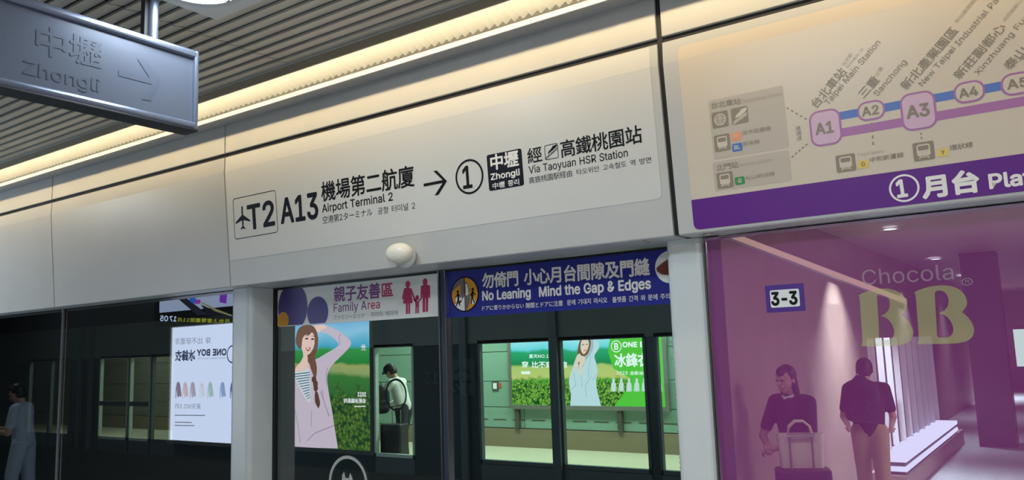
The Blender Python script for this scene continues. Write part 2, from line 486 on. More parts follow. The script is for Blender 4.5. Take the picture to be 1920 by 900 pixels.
# ------------------------------------------------------------------ lettering
# grotesque letter outlines (thousandths): character, advance, closed loops
OUTLINES = """A 480 16,0 201,509 276,509 463,0 395,0 287,302 264,372 232,478 245,478 213,371 191,302 85,0|110,142 110,199 370,199 370,142
B 456 60,0 60,509 241,509 289,504 329,491 359,469 381,442 394,410 398,374 395,344 387,320 356,286 315,267 315,262 339,257 363,245 385,227 402,203 414,173 418,136 413,100 400,67 377,39 344,18 301,4 247,0|125,57 245,57 296,63 330,80 349,105 355,137 352,161 342,184 327,203 306,218 279,228 248,231 125,231|125,285 238,285 288,296 308,309 323,326 333,348 336,372 330,403 313,429 283,446 240,452 125,452
C 510 267,-7 235,-5 205,1 177,11 150,25 126,42 104,63 86,88 70,115 57,146 48,179 42,215 40,254 42,293 48,329 57,362 70,393 86,421 104,445 126,466 150,484 177,498 205,508 235,514 267,516 340,504 373,490 402,471 427,447 448,418 463,385 473,348 408,348 389,395 357,428 315,449 267,456 223,450 184,432 150,403 125,364 109,314 103,254 109,194 125,145 151,105 184,76 223,59 267,53 315,60 357,81 389,114 408,160 473,160 463,124 448,91 428,62 402,38 373,19 341,5 305,-4
D 502 219,0 96,0 96,57 215,57 272,63 318,81 354,110 379,149 394,198 399,255 394,312 379,361 354,399 320,428 275,446 221,452 93,452 93,509 225,509 261,507 294,501 325,492 353,478 399,441 433,391 446,361 455,329 460,293 462,255 460,217 455,181 446,149 433,119 417,92 398,68 376,48 351,31 322,17 291,8 256,2|125,509 125,0 60,0 60,509
E 419 60,0 60,509 372,509 372,452 125,452 125,286 355,286 355,229 125,229 125,57 375,57 375,0
F 410 60,0 60,509 369,509 369,452 125,452 125,278 346,278 346,221 125,221 125,0
G 520 269,-7 236,-5 205,1 176,11 149,25 125,43 104,64 85,88 69,116 57,146 47,179 42,215 40,254 42,293 47,329 57,362 69,393 85,421 103,445 125,466 149,484 175,498 203,508 233,514 265,516 304,513 340,504 374,489 403,469 429,445 449,416 465,384 474,349 408,349 387,393 356,427 315,448 265,456 222,450 183,432 150,404 125,364 109,314 103,254 109,194 125,145 151,105 184,76 224,59 269,53 309,57 345,71 374,93 396,123 410,160 415,202 434,199 283,199 283,256 478,256 478,200 471,141 451,91 419,50 377,19 326,0
H 517 60,0 60,509 125,509 125,289 392,289 392,509 457,509 457,0 392,0 392,232 125,232 125,0
I 300 31,0 31,57 118,57 118,452 31,452 31,509 269,509 269,452 183,452 183,57 269,57 269,0
K 467 104,145 104,216 139,261 174,303 212,344 364,509 448,509 231,276 228,276|60,0 60,509 125,509 125,334 124,225 125,193 125,0|372,0 188,259 228,309 449,0
L 393 60,0 60,509 125,509 125,57 361,57 361,0
M 628 60,0 60,509 152,509 277,187 287,159 299,123 311,84 322,49 307,49 318,83 330,121 342,158 352,187 476,509 568,509 568,0 504,0 504,291 504,327 505,369 506,413 507,457 513,457 498,409 482,363 467,322 456,291 342,0 286,0 170,291 159,321 145,361 129,408 112,457 119,457 120,416 121,372 122,328 122,291 122,0
N 523 60,0 60,509 136,509 343,183 363,151 388,107 414,55 405,54 401,108 399,157 399,195 399,509 463,509 463,0 387,0 202,290 177,331 148,381 108,452 119,454 122,384 124,328 125,291 125,0
O 533 267,-7 235,-5 205,1 177,11 150,25 126,42 105,63 86,88 70,115 57,146 48,179 42,215 40,254 42,293 48,329 57,362 70,393 86,421 105,445 126,466 150,484 177,498 205,508 235,514 267,516 299,514 329,508 357,498 384,484 408,466 429,445 448,421 464,393 477,362 486,329 491,293 493,254 491,215 486,179 477,146 464,115 448,88 429,63 408,42 384,25 357,11 329,1 299,-5|267,53 310,59 349,76 383,105 408,144 425,194 430,254 425,314 408,365 383,404 349,433 310,450 267,456 223,450 184,433 151,404 125,364 109,314 103,254 109,194 125,144 151,105 184,76 223,59
P 445 60,0 60,509 235,509 289,503 332,487 366,462 390,430 404,391 409,348 404,304 390,265 366,233 332,207 289,191 235,186 109,186 109,242 233,242 269,246 297,256 318,272 333,294 342,319 344,348 342,376 333,402 318,423 297,439 268,449 232,452 125,452 125,0
R 449 60,0 60,509 236,509 290,504 333,489 367,465 390,433 405,395 409,352 405,309 390,271 367,240 333,217 289,203 236,198 96,198 96,255 234,255 269,258 298,267 319,281 334,300 342,324 345,352 342,380 334,405 319,425 298,440 269,449 233,452 125,452 125,0|353,0 230,229 303,229 428,0
S 447 224,-9 172,-4 128,9 91,31 64,60 46,96 38,137 104,137 110,110 123,88 142,71 166,59 224,49 257,52 286,60 311,74 329,92 341,114 346,139 342,161 332,179 296,205 245,222 184,239 128,260 86,289 60,326 52,372 58,413 75,448 102,476 138,498 180,511 227,516 275,511 316,498 351,476 377,449 394,415 401,378 337,378 326,412 302,437 267,453 225,459 194,456 167,448 145,435 129,418 118,398 115,376 119,352 131,334 169,308 212,293 264,279 312,264 359,238 395,198 405,171 408,139 403,99 386,64 360,34 323,11 278,-4
T 449 32,452 32,509 417,509 417,452 257,452 257,0 193,0 193,452
U 517 259,-8 203,-2 154,15 114,43 85,80 66,124 60,173 60,509 124,509 124,178 128,144 141,113 160,87 187,68 220,56 259,52 298,56 331,68 357,87 377,113 389,144 393,178 393,509 457,509 457,173 451,124 433,80 403,43 363,15 315,-2
V 480 204,0 16,509 84,509 192,206 215,137 248,31 235,31 267,138 290,206 395,509 463,509 278,0
W 686 155,0 16,509 82,509 163,196 175,145 187,94 197,40 189,40 200,94 211,145 224,196 306,509 380,509 462,196 474,145 486,94 497,40 488,40 499,94 510,145 523,196 603,509 670,509 530,0 455,0 368,323 351,391 336,475 350,475 335,395 318,323 230,0
X 474 18,0 217,284 217,236 29,509 104,509 178,400 204,361 223,329 243,292 232,292 252,329 272,361 298,400 374,509 446,509 259,239 259,287 456,0 382,0 292,129 268,165 250,195 230,231 244,231 225,196 206,166 182,129 91,0
Y 472 203,0 203,208 16,509 91,509 192,344 222,292 250,230 224,230 251,293 280,344 381,509 455,509 268,208 268,0
Z 438 42,0 42,46 273,385 306,431 341,476 348,454 285,452 223,452 40,452 40,509 397,509 397,462 169,129 134,81 97,33 90,54 152,57 214,57 399,57 399,0
a 389 160,-9 126,-5 94,5 68,22 48,45 35,73 30,108 34,138 43,161 58,179 78,193 125,211 178,220 234,227 265,235 273,243 276,255 276,257 267,297 240,322 196,331 149,322 118,301 100,274 41,291 57,322 79,346 104,364 133,375 194,384 239,379 286,360 306,343 322,320 333,290 337,251 337,0 277,0 277,52 272,52 252,25 215,1|170,45 202,49 228,59 248,74 263,93 272,115 276,138 276,190 259,182 231,176 200,171 175,168 134,159 103,139 95,124 92,105 102,72 130,52
b 424 229,-8 198,-5 172,4 138,31 118,59 112,59 112,0 53,0 53,509 114,509 114,319 118,319 137,346 171,373 197,381 229,384 274,378 313,361 345,332 370,293 385,245 390,189 385,133 370,84 346,45 313,16 274,-2|220,47 253,51 279,66 301,88 316,117 325,151 328,189 325,227 316,261 301,290 280,311 253,325 220,330 188,325 161,312 140,291 125,263 116,229 113,189 116,150 125,115 140,86 162,65 188,51
c 396 207,-8 159,-2 117,16 82,46 56,85 40,133 34,187 40,243 56,291 82,330 117,360 159,378 207,384 260,377 305,356 340,322 362,277 303,262 290,289 270,311 242,325 207,330 173,325 145,310 124,287 108,258 99,224 96,187 99,151 108,117 124,89 145,66 173,51 207,46 243,52 271,66 292,89 304,117 363,102 341,56 306,21 261,-1
d 424 195,-8 151,-2 111,16 79,45 55,84 39,133 34,189 39,245 55,293 79,332 112,361 151,378 196,384 228,381 253,373 287,346 306,319 311,319 311,509 372,509 372,0 313,0 313,59 307,59 287,31 252,4 227,-5|205,47 236,51 263,65 284,86 299,115 309,150 312,189 309,229 300,263 284,291 263,312 237,325 205,330 172,325 145,311 124,290 108,261 99,227 96,189 99,151 109,117 124,88 145,66 172,51
e 404 212,-8 161,-2 117,16 82,46 56,85 40,132 34,187 39,242 55,290 81,329 115,359 157,378 205,384 266,374 294,361 319,341 341,315 357,282 368,242 371,194 371,169 75,169 75,221 338,221 310,202 307,237 298,269 283,294 263,314 237,326 205,330 173,326 146,313 125,294 109,270 99,241 96,211 96,178 100,139 110,106 128,80 151,61 179,50 212,46 254,53 285,73 306,105 365,91 353,63 335,39 311,19 283,4 249,-5
f 254 228,379 228,327 6,327 6,379|81,0 81,432 84,461 96,486 113,505 135,519 187,530 222,527 243,521 227,468 215,472 195,474 171,470 154,460 145,443 142,419 142,0
g 425 207,-151 168,-148 134,-140 82,-110 51,-69 101,-41 122,-66 154,-88 207,-97 249,-92 282,-75 304,-47 311,-6 311,68 306,68 287,41 252,16 227,8 195,5 152,10 113,27 80,53 55,90 39,136 34,191 39,246 55,293 80,332 112,361 152,378 196,384 228,382 253,373 288,346 308,319 313,319 313,379 372,379 372,-9 367,-54 350,-90 324,-117 291,-136 251,-147|205,59 237,63 264,75 285,95 300,121 309,154 312,193 309,231 300,264 285,291 264,312 237,325 205,330 172,325 145,312 124,290 109,262 99,229 96,193 99,155 109,123 124,96 145,76 172,63
h 410 114,227 114,0 53,0 53,509 114,509 114,287 102,287 124,332 152,362 187,379 227,384 264,380 295,369 321,349 341,321 353,285 357,240 357,0 296,0 296,235 290,275 273,304 246,323 210,329 184,326 161,317 141,303 126,283 117,257
i 167 53,0 53,379 114,379 114,0|84,443 67,446 54,455 44,468 41,483 44,499 54,512 67,521 84,524 100,521 114,512 123,499 126,483 123,468 114,455 100,446
j 167 53,379 114,379 114,-30 111,-63 102,-90 86,-113 65,-129 37,-139 4,-143 -10,-143 -10,-87 2,-87 25,-83 40,-72 50,-54 53,-29|83,443 67,446 53,455 44,468 41,483 44,499 53,512 67,521 83,524 100,521 114,512 123,499 126,483 123,468 114,455 100,446
k 381 110,137 110,212 121,212 284,379 360,379 184,199 177,199|53,0 53,509 114,509 114,0|294,0 148,186 191,229 372,0
l 189 139,-2 101,3 74,20 58,47 53,84 53,509 114,509 114,99 120,62 130,54 146,52 160,53 170,54 181,3 162,-1
m 610 53,0 53,379 112,379 112,295 108,295 118,323 132,346 172,376 219,386 257,380 287,361 309,331 321,295 312,295 322,321 337,343 381,375 437,386 468,383 497,372 522,354 541,328 553,296 557,255 557,0 496,0 496,254 490,289 473,313 447,326 419,330 395,328 374,320 345,290 335,247 335,0 274,0 274,260 269,288 253,311 229,326 199,330 158,320 140,307 126,289 117,266 114,238 114,0
n 410 114,227 114,0 53,0 53,379 112,379 112,287 102,287 124,332 152,362 187,379 227,384 264,380 295,369 321,349 341,321 353,285 357,240 357,0 296,0 296,235 290,275 273,304 246,323 210,329 184,326 161,317 141,303 126,283 117,257
o 415 207,-8 159,-2 117,16 82,46 56,85 40,133 34,187 40,243 56,291 82,330 117,360 159,378 207,384 256,378 299,360 333,330 359,291 376,243 381,187 376,133 359,85 333,46 299,16 256,-2|207,46 242,51 270,66 292,89 307,117 316,151 319,187 316,224 307,258 292,287 270,310 242,325 207,330 173,325 145,310 124,287 108,258 99,224 96,187 99,151 108,117 124,89 145,66 173,51
p 424 53,-143 53,379 112,379 112,319 118,319 137,346 171,373 197,381 229,384 274,378 313,361 345,332 370,293 385,245 390,189 385,133 370,84 346,45 313,16 274,-2 229,-8 198,-5 173,4 138,31 118,59 114,59 114,-143|220,47 253,51 279,66 301,88 316,117 325,151 328,189 325,227 316,261 301,290 280,311 253,325 220,330 188,325 161,312 140,291 125,263 116,229 113,189 116,150 125,115 140,86 162,65 188,51
r 259 53,0 53,379 112,379 112,321 115,321 130,347 152,367 181,380 213,385 229,384 243,384 243,322 230,324 207,326 182,323 159,315 140,301 126,284 117,262 114,237 114,0
s 365 182,-8 145,-5 112,3 84,18 62,38 45,63 36,94 94,107 105,79 124,60 150,49 181,45 217,50 244,62 262,81 268,103 265,121 254,136 237,147 212,155 149,170 104,186 72,208 53,237 47,274 51,305 65,332 87,354 115,370 149,381 187,384 223,381 254,372 279,358 299,339 324,290 268,277 258,298 243,316 219,328 187,333 156,329 131,317 114,299 109,277 112,258 124,243 172,223 229,209 275,194 306,171 325,142 331,107 326,75 312,47 290,24 260,6 223,-5
t 227 204,379 204,327 6,327 6,379|65,471 126,471 126,98 128,76 136,61 150,53 170,50 185,51 202,54 213,2 192,-3 168,-4 125,2 92,21 72,52 65,93
u 410 182,-5 146,-1 115,11 89,31 69,59 57,95 53,139 53,379 114,379 114,144 119,105 137,75 164,56 200,50 226,53 249,62 268,77 283,97 293,122 296,153 296,379 357,379 357,0 298,0 298,92 307,92 286,47 257,17 222,0
v 389 163,0 17,379 84,379 165,155 187,87 206,21 184,21 203,87 224,155 305,379 371,379 226,0
w 567 138,0 23,379 87,379 133,214 154,137 175,41 165,41 186,135 206,214 252,379 316,379 362,214 382,136 402,41 391,41 413,135 434,214 480,379 545,379 429,0 368,0 319,172 305,225 291,280 277,338 291,338 277,280 263,225 248,172 199,0
x 379 21,0 171,218 171,171 29,379 100,379 147,306 179,253 207,206 175,206 202,253 233,306 282,379 352,379 209,169 209,214 358,0 287,0 231,85 200,136 173,182 205,182 178,136 148,85 91,0
y 389 47,-139 61,-86 71,-87 104,-89 130,-74 151,-36 163,-1 17,379 84,379 165,155 187,87 206,21 184,21 202,87 224,155 305,379 371,379 204,-58 177,-107 139,-136 91,-145 65,-143
z 380 42,0 42,46 254,320 254,323 48,323 48,379 333,379 333,331 126,60 126,56 339,56 339,0
0 453 227,-7 174,1 130,24 95,62 69,113 60,144 53,178 49,214 48,254 49,294 53,330 60,364 69,395 95,447 130,484 174,508 227,516 279,508 323,484 358,447 384,395 393,364 400,330 404,294 405,254 404,214 400,178 393,144 384,113 359,62 323,24 279,1|227,50 261,56 290,74 313,103 330,144 340,194 344,254 340,314 330,365 313,405 290,435 261,453 227,460 192,453 163,435 140,405 123,365 113,314 109,254 113,194 123,144 140,103 163,74 192,56
1 453 76,0 76,55 391,55 391,0|276,509 276,0 212,0 212,448 209,448 86,358 86,427 198,509
2 453 64,0 64,47 234,229 282,282 311,327 320,371 317,397 308,419 293,436 273,449 224,460 196,457 172,447 153,433 139,413 130,390 127,362 66,362 71,405 86,442 111,473 143,496 182,511 225,516 268,511 306,497 337,474 361,445 376,411 381,372 371,318 336,259 267,180 153,60 153,57 389,57 389,0
3 453 218,-7 173,-3 133,10 98,30 70,57 52,91 44,132 109,132 115,107 126,87 144,71 165,59 219,50 275,61 297,74 315,93 325,116 329,145 326,172 316,196 299,217 275,234 242,244 201,248 157,248 157,299 288,448 288,452 70,452 70,509 372,509 372,461 211,278 211,289 264,288 308,276 344,253 371,222 387,186 393,145 387,103 370,66 344,36 309,12 266,-2
4 453 40,105 40,158 247,509 311,509 109,166 109,163 413,163 413,105|282,0 282,121 282,146 282,318 343,318 343,0
5 453 221,-7 178,-2 140,11 108,32 83,60 66,93 60,130 122,130 127,108 138,89 173,60 221,50 250,53 276,64 298,82 314,104 324,131 328,162 324,193 314,221 297,244 275,262 248,273 218,277 167,268 128,246 67,253 96,509 366,509 366,452 151,452 134,301 136,301 178,325 229,334 263,330 294,321 321,306 345,285 364,260 379,231 388,199 391,163 385,117 369,76 343,41 309,15 268,-1
6 453 226,-7 182,-1 142,15 109,40 84,74 69,115 64,162 68,199 80,239 137,340 252,509 322,509 151,261 145,261 165,288 196,307 235,314 278,309 316,295 346,271 370,240 384,201 389,157 384,112 368,73 343,39 310,14 271,-2|226,48 254,52 279,63 299,79 314,101 324,128 327,157 324,187 314,213 299,235 279,251 254,262 226,265 198,262 174,252 153,235 138,214 128,188 125,158 128,128 138,102 153,79 174,63 198,52
7 453 97,0 323,448 323,452 62,452 62,509 391,509 391,449 165,0
8 453 226,-7 178,-2 136,11 101,33 74,62 57,96 52,135 55,166 65,195 81,220 101,241 125,256 153,265 153,267 119,282 93,308 76,342 70,380 75,417 90,450 114,477 146,498 184,511 226,516 269,511 306,498 337,477 361,450 377,417 382,380 376,342 359,308 333,282 300,267 300,265 327,256 351,241 372,220 387,195 397,166 401,135 395,96 378,62 352,33 317,11 275,-2|226,49 258,52 285,60 307,74 323,91 333,113 337,139 333,165 322,189 305,208 283,223 256,232 226,235 196,232 169,223 147,208 130,189 119,165 115,139 119,113 129,91 145,74 167,60 195,52|226,290 274,300 293,313 307,330 316,351 319,376 316,399 308,420 294,437 275,449 226,460 177,449 159,437 145,420 136,399 133,376 136,351 145,330 159,313 178,300
9 453 226,516 271,510 310,494 343,468 368,434 384,393 389,347 385,309 373,270 315,168 200,0 130,0 301,248 307,248 287,221 257,202 218,195 175,199 137,214 106,237 83,269 68,307 64,352 69,397 85,436 110,469 143,494 182,510|226,460 199,457 174,446 154,429 138,407 129,381 125,352 129,322 138,295 154,274 174,257 199,247 226,243 254,247 279,257 299,273 314,295 324,321 327,350 324,381 314,407 299,429 279,446 254,457
- 453 337,244 337,188 114,188 114,244
& 448 197,-7 150,-2 110,12 78,34 54,62 39,96 34,133 37,163 47,189 85,235 140,279 216,335 237,352 255,375 262,405 258,427 245,445 226,457 201,461 168,453 145,431 137,399 145,363 169,327 204,284 438,0 364,0 171,231 121,293 87,344 78,370 75,398 79,430 91,458 109,481 134,499 165,510 200,513 235,510 266,499 290,482 308,459 320,433 324,404 315,362 291,325 256,293 154,217 110,174 100,154 97,131 100,108 109,87 124,70 143,57 166,49 193,46 223,50 251,59 301,95 321,121 336,151 346,186 349,224 408,224 405,180 397,144 371,92 345,62 333,47 305,23 271,7 234,-3
. 188 95,-4 78,-1 63,9 53,24 50,41 53,59 63,73 78,83 95,87 113,83 128,73 138,59 141,41 138,24 128,9 113,-1
| 230 141,673 141,-164 88,-164 88,673
® 463 231,118 192,122 154,134 121,152 91,177 67,206 48,240 37,277 33,317 37,357 48,394 67,428 91,457 121,482 154,500 192,512 231,516 271,512 309,500 343,482 372,457 396,428 415,394 426,357 430,317 426,277 415,240 396,206 372,177 343,152 309,134 271,122|231,166 271,171 307,187 338,210 362,241 377,277 382,317 377,357 362,393 338,423 307,447 271,462 231,467 192,462 156,447 125,423 101,393 86,357 81,317 86,277 101,241 125,210 156,187 192,171|273,226 228,312 273,312 319,226|161,226 161,409 253,409 279,402 302,383 311,350 302,316 278,295 250,287 185,287 185,319 239,319 257,327 267,350 264,364 257,372 239,378 203,378 203,226
/ 249 235,533 71,-76 14,-76 178,533"""
GL = {}                        # char -> (advance, verts, faces), cap height 1
CJK_TEXT = 'いかとなにらりァアエタドナフミリルー三上不中二信倚全冰列副勿北區南及友台和善園場壢夏天子寄小山店廈心意新會月松板桃業機比水注泰涼淡港狀環產由畫的看空穿站第系経經線縫義航莊蘆衣親車通連道還都重鉄鋒鐵門間隙面駅高간격고공기널대도랫리마면문미방베속시아안에역오와위의이주지쫑철타터파폼플항'


def _make_glyphs():
    objs = []
    def signed(lp):
        return sum(a[0] * b[1] - b[0] * a[1] for a, b in zip(lp, lp[1:] + lp[:1])) / 2

    def inside(pt, lp):
        c = False
        for a, b in zip(lp, lp[1:] + lp[:1]):
            if (a[1] > pt[1]) != (b[1] > pt[1]) and pt[0] < (b[0] - a[0]) * (pt[1] - a[1]) / (b[1] - a[1]) + a[0]:
                c = not c
        return c
    for row in OUTLINES.split('\n'):
        ch, adv, data = row.split(' ', 2)
        loops = [[tuple(float(q) for q in t.split(',')) for t in lp.split()] for lp in data.split('|')]
        big = max(loops, key=lambda l: abs(signed(l)))
        outer = [l for l in loops if signed(l) * signed(big) > 0]
        holes = [l for l in loops if signed(l) * signed(big) <= 0]
        for layer, ol in enumerate(outer):            # overlapping strokes of one letter are filled one by one
            c = bpy.data.curves.new('glyph', 'CURVE')
            c.dimensions = '2D'
            c.fill_mode = 'BOTH'
            for lp in [ol] + [h for h in holes if inside(h[0], ol)]:
                s = c.splines.new('POLY')
                s.points.add(len(lp) - 1)
                for i, (a, b) in enumerate(lp):
                    s.points[i].co = (a / 509, b / 509, 0, 1)
                s.use_cyclic_u = True
            o = bpy.data.objects.new('glyph', c)
            COL.objects.link(o)
            objs.append((ch, float(adv) / 509, o, layer))
    have = {o[0] for o in objs}
    for ch in sorted(set(CJK_TEXT)):
        if ch in have:
            continue
        c = bpy.data.curves.new('glyph', 'FONT')
        c.body = ch
        c.size = 1
        c.resolution_u = 2
        o = bpy.data.objects.new('glyph', c)
        COL.objects.link(o)
        objs.append((ch, None, o, 0))
    bpy.context.view_layer.update()
    dg = bpy.context.evaluated_depsgraph_get()
    for ch, adv, o, layer in objs:
        me = bpy.data.meshes.new_from_object(o.evaluated_get(dg))
        if layer == 0:
            GL[ch] = (adv if adv is not None else 1.0, [], [], adv is None)
        vs, fs = GL[ch][1], GL[ch][2]
        k = len(vs)
        vs += [(q.co.x, q.co.y, layer * .000008) for q in me.vertices]
        fs += [tuple(v + k for v in p.vertices) for p in me.polygons]
        bpy.data.meshes.remove(me)
    for ch, adv, o, layer in objs:
        d = o.data
        bpy.data.objects.remove(o)
        bpy.data.curves.remove(d)


_make_glyphs()
EM = 0.98                                     # width of a full-width character


class Lines:
    """several lines of lettering in one ink, each a part of its own"""
    def __init__(self):
        self.items = []

    def build(self, name, m_, parent, label=None):
        return [mb.build(name, m_, parent, label) for mb in self.items]


def text(mb, fr, s, a, b, t, bold=0.0, n=0.001, mi=0, mirror=None):
    """one line of lettering: a, b the two ends of its foot, t the top over a, as pixels of the photograph"""
    A, B, T = (fr.px(*q, mirror) for q in (a, b, t))
    text_uv(mb, fr, s, A, B, T, bold, n, mi)


def text_uv(mb, fr, s, A, B, T, bold=0.0, n=0.001, mi=0):
    if isinstance(mb, Lines):
        mb.items.append(MB())
        mb = mb.items[-1]
    cjk = any(GL[c][3] for c in s if c in GL)
    foot, top = (-0.07, 0.84) if cjk else (0.0, 1.0)
    x, items = 0.0, []
    for c in s:
        if c == ' ':
            x += 0.42
            continue
        adv, vs, fs, wide = GL[c]
        if wide:
            xs = [q[0] for q in vs]
            items.append((x, 1.0, 0.0, vs, fs))
            x += EM if ord(c) < 0xAC00 or ord(c) > 0xD7A3 else 0.9
        else:
            k = 0.74 if cjk else 1.0
            items.append((x, k, 0.0, vs, fs))
            x += adv * k
    lo = min(i[0] + min(q[0] for q in i[3]) * i[1] for i in items)
    hi = max(i[0] + max(q[0] for q in i[3]) * i[1] for i in items)
    du, dv = B[0] - A[0], B[1] - A[1]
    L = math.hypot(du, dv)
    ex, ey = du / L, dv / L
    hgt = (T[0] - A[0]) * -ey + (T[1] - A[1]) * ex
    sgn = 1
    if hgt < 0:
        hgt, sgn = -hgt, -1
    sx, sy = L / (hi - lo), hgt / (top - foot)
    offs = [(0, 0)]
    if bold:
        m_ = 12 if bold > 0.025 else 6
        offs = [(bold * math.cos(2 * math.pi * (i + 0.5) / m_), bold * math.sin(2 * math.pi * (i + 0.5) / m_)) for i in range(m_)]
        if bold > 0.06:
            offs += [(0.5 * p, 0.5 * q) for p, q in offs]
    for j, (ox, oy) in enumerate(offs):
        for x0, k, y0, vs, fs in items:
            pts = []
            for vx, vy, vn in vs:
                X = (x0 + vx * k - lo) * sx + ox * sy
                Y = (vy * k + y0 - foot) * sy + oy * sy
                pts.append(fr.P(A[0] + ex * X - ey * Y * sgn, A[1] + ey * X + ex * Y * sgn, n + j * 0.00003 + vn))
            mb.add(pts, fs, mi)

# ------------------------------------------------------------------ the setting around the platform
F_DEEP = -25.0
b = MB(); b.box((-16, -0.3, -0.2), (5, 3.0, 0)); b.box((-2.4, F_DEEP, -0.2), (5, -0.3, 0))
b.build('floor', 'floor_near', kind='structure')
b = MB(); b.box((-16, -0.5, 0), (-2.4, -0.3, H + 1.5)); b.build('wall_back', 'wall', kind='structure')
b = MB(); b.box((-2.4, -0.5, 0), (-2.17, -0.3, H + 1.28)); b.build('trim_6', 'wall', kind='structure')  # added unseen block, keeps the purple panel's left edge dark in reflection
b = MB(); b.box((-2.6, F_DEEP, 0), (-2.4, -0.5, H + 1.5)); b.build('wall_hall_side', 'hall_wall', kind='structure')
b = MB(); b.box((4.8, F_DEEP, 0), (5, 2.9, H + 1.5)); b.build('wall_right', 'hall_wall', kind='structure')
b = MB(); b.box((-2.6, F_DEEP - .2, 0), (5, F_DEEP, H + 1.5)); b.build('wall_hall_end', 'hall_wall', kind='structure')
b = MB(); b.box((-26, 3.0, -1.3), (6, 9.0, -1.2)); b.box((-26, 8.95, -1.3), (6, 9.07, -.03)); b.box((-26, 3.0, -1.3), (6, 3.05, -0.2))
b.build('ground', 'concrete', kind='structure')

# slatted metal ceiling: long baffles along the platform with a dark void above
CZ = H + 1.290
b = MB()
PITCH_S = 0.064
ys = 2.288
row = 0
joints = [-12.3, -8.7, -5.12, -2.755, 1.0, 4.8]
while ys > -0.28:
    off = -0.0
    segs = [-15.9] + joints
    for a, c in zip(segs, segs[1:]):
        b.add([(a + .004, ys - .060, CZ), (c - .004, ys - .060, CZ), (c - .004, ys - .002, CZ + .010), (a + .004, ys - .002, CZ + .010),
               (a + .004, ys - .060, CZ + .011), (c - .004, ys - .060, CZ + .011), (c - .004, ys - .002, CZ + .018), (a + .004, ys - .002, CZ + .018)],
              [(0, 3, 2, 1), (4, 5, 6, 7), (0, 1, 5, 4), (3, 7, 6, 2), (0, 4, 7, 3), (1, 2, 6, 5)], 0)
    ys -= PITCH_S
    row += 1
b.box((-16, -0.3, CZ + .10), (5, 3.0, CZ + .14), 1)
b.box((-2.4, F_DEEP, CZ), (5, -0.35, CZ + .1), 2)
b.build('ceiling', ['slat', 'black', 'hall_wall'], kind='structure')

# ------------------------------------------------------------------ cove light above the header
X0, X1 = -15.0, 4.0
t = thing('cove_light', 'long warm cove light with ribbed diffuser between slatted ceiling and header panels', 'ceiling light', (-5, 2.42, H + 1.23))
b = MB(); b.box((X0, 2.440, H + 1.216), (X1, 2.447, H + 1.237)); b.build('lip', 'lip', t)
b = MB(); b.box((X0, 2.447, H + 1.226), (X1, 2.551, H + 1.232)); b.build('shade_strip', 'shade_strip', t, label='strip behind the lip, coloured like the shaded header panel')
b = MB()
x = X0
prof = []
while x < 2.2:
    prof += [(x, 0.0), (x + .024, .016), (x + .035, .0)]
    x += .040
n = len(prof)
vs = [(px, 2.318, H + 1.276 + pz) for px, pz in prof] + [(px, 2.440, H + 1.244 + pz) for px, pz in prof]
b.add(vs, [(i, i + 1, n + i + 1, n + i) for i in range(n - 1)])
b.build('ribbed_diffuser', 'rib', t)
b = MB(); b.extrude_x([(2.310, H + 1.262), (2.310, H + 1.297), (2.298, H + 1.297), (2.302, H + 1.262)], X0, X1)
b.build('edge_strip', 'strip', t)
b = MB(); b.extrude_x([(2.300, H + 1.297), (2.300, H + 1.38), (2.56, H + 1.38), (2.56, H + 1.25), (2.565, H + 1.25), (2.565, H + 1.385), (2.295, H + 1.385), (2.295, H + 1.297)], X0, X1)
b.build('housing', 'film', t)

# ------------------------------------------------------------------ header over the screen doors
YF, YB = 2.600, 2.552
LO = Fr((0, 2.600, H + .374), (1, 0, 0), (0, -.048, .603))       # sloping face of the lower header panels
UPS = Fr((0, 2.552, H + .977), (1, 0, 0), (0, .004, .078))       # the narrow strip above their bend
VB = math.hypot(.048, .603)
b = MB(); b.box((-15, 2.66, H + .42), (4.8, 2.72, H + 1.28)); b.box((-15, 2.72, H + .42), (4.8, 2.95, H + .46))
b.build('wall_header', 'black', kind='structure')

SEAMS = [(-8.20, -5.424), (-5.414, -3.593), (-3.583, -1.118), (-1.098, 1.60)]
upper_labels = ['blank upper header panel above the leftmost blank lower panel', 'upper header panel above the second blank lower panel, behind the hanging sign',
                'long upper header panel above the direction sign', 'upper header panel above the route map']
for (xa, xb), lb in zip(SEAMS, upper_labels):
    b = MB(); b.box((xa, 2.553, H + 1.077), (xb, 2.585, H + 1.30))
    o = b.build('header_panel', 'panel', bevel=.003)
    tag(o, lb, 'panel', 'upper header panels')


def lower_panel(mb, xa, xb, yback):
    prof = [(2.556, H + 1.055), (2.552, H + .977), (2.600, H + .378), (2.605, H + .374), (yback, H + .376), (yback, H + .395), (2.63, H + .395), (2.60, H + 1.055)]
    mb.extrude_x(prof, xa, xb)


for (xa, xb), lb in zip(SEAMS[:2], ['blank grey lower header panel at the left end over dark glass', 'blank grey lower header panel just left of the direction sign']):
    b = MB(); lower_panel(b, xa, xb, 2.74)
    o = b.build('lower_header_panel', 'panel')
    tag(o, lb, 'panel', 'blank lower header panels')


for i, (x0, x1) in enumerate(((-5.424, -5.414), (-3.593, -3.583), (-1.118, -1.098))):
    b = MB()
    b.extrude_x([(2.562, H + 1.30), (2.562, H + .977), (2.610, H + .380), (2.70, H + .380), (2.70, H + .396), (2.63, H + .396), (2.612, H + 1.30)], x0 + .001, x1 - .001)
    b.build('trim_%d' % (i + 2), 'black', kind='structure')
b = MB(); b.box((-8.2, 2.566, H + 1.056), (1.6, 2.58, H + 1.0765)); b.build('trim_5', 'black', kind='structure')


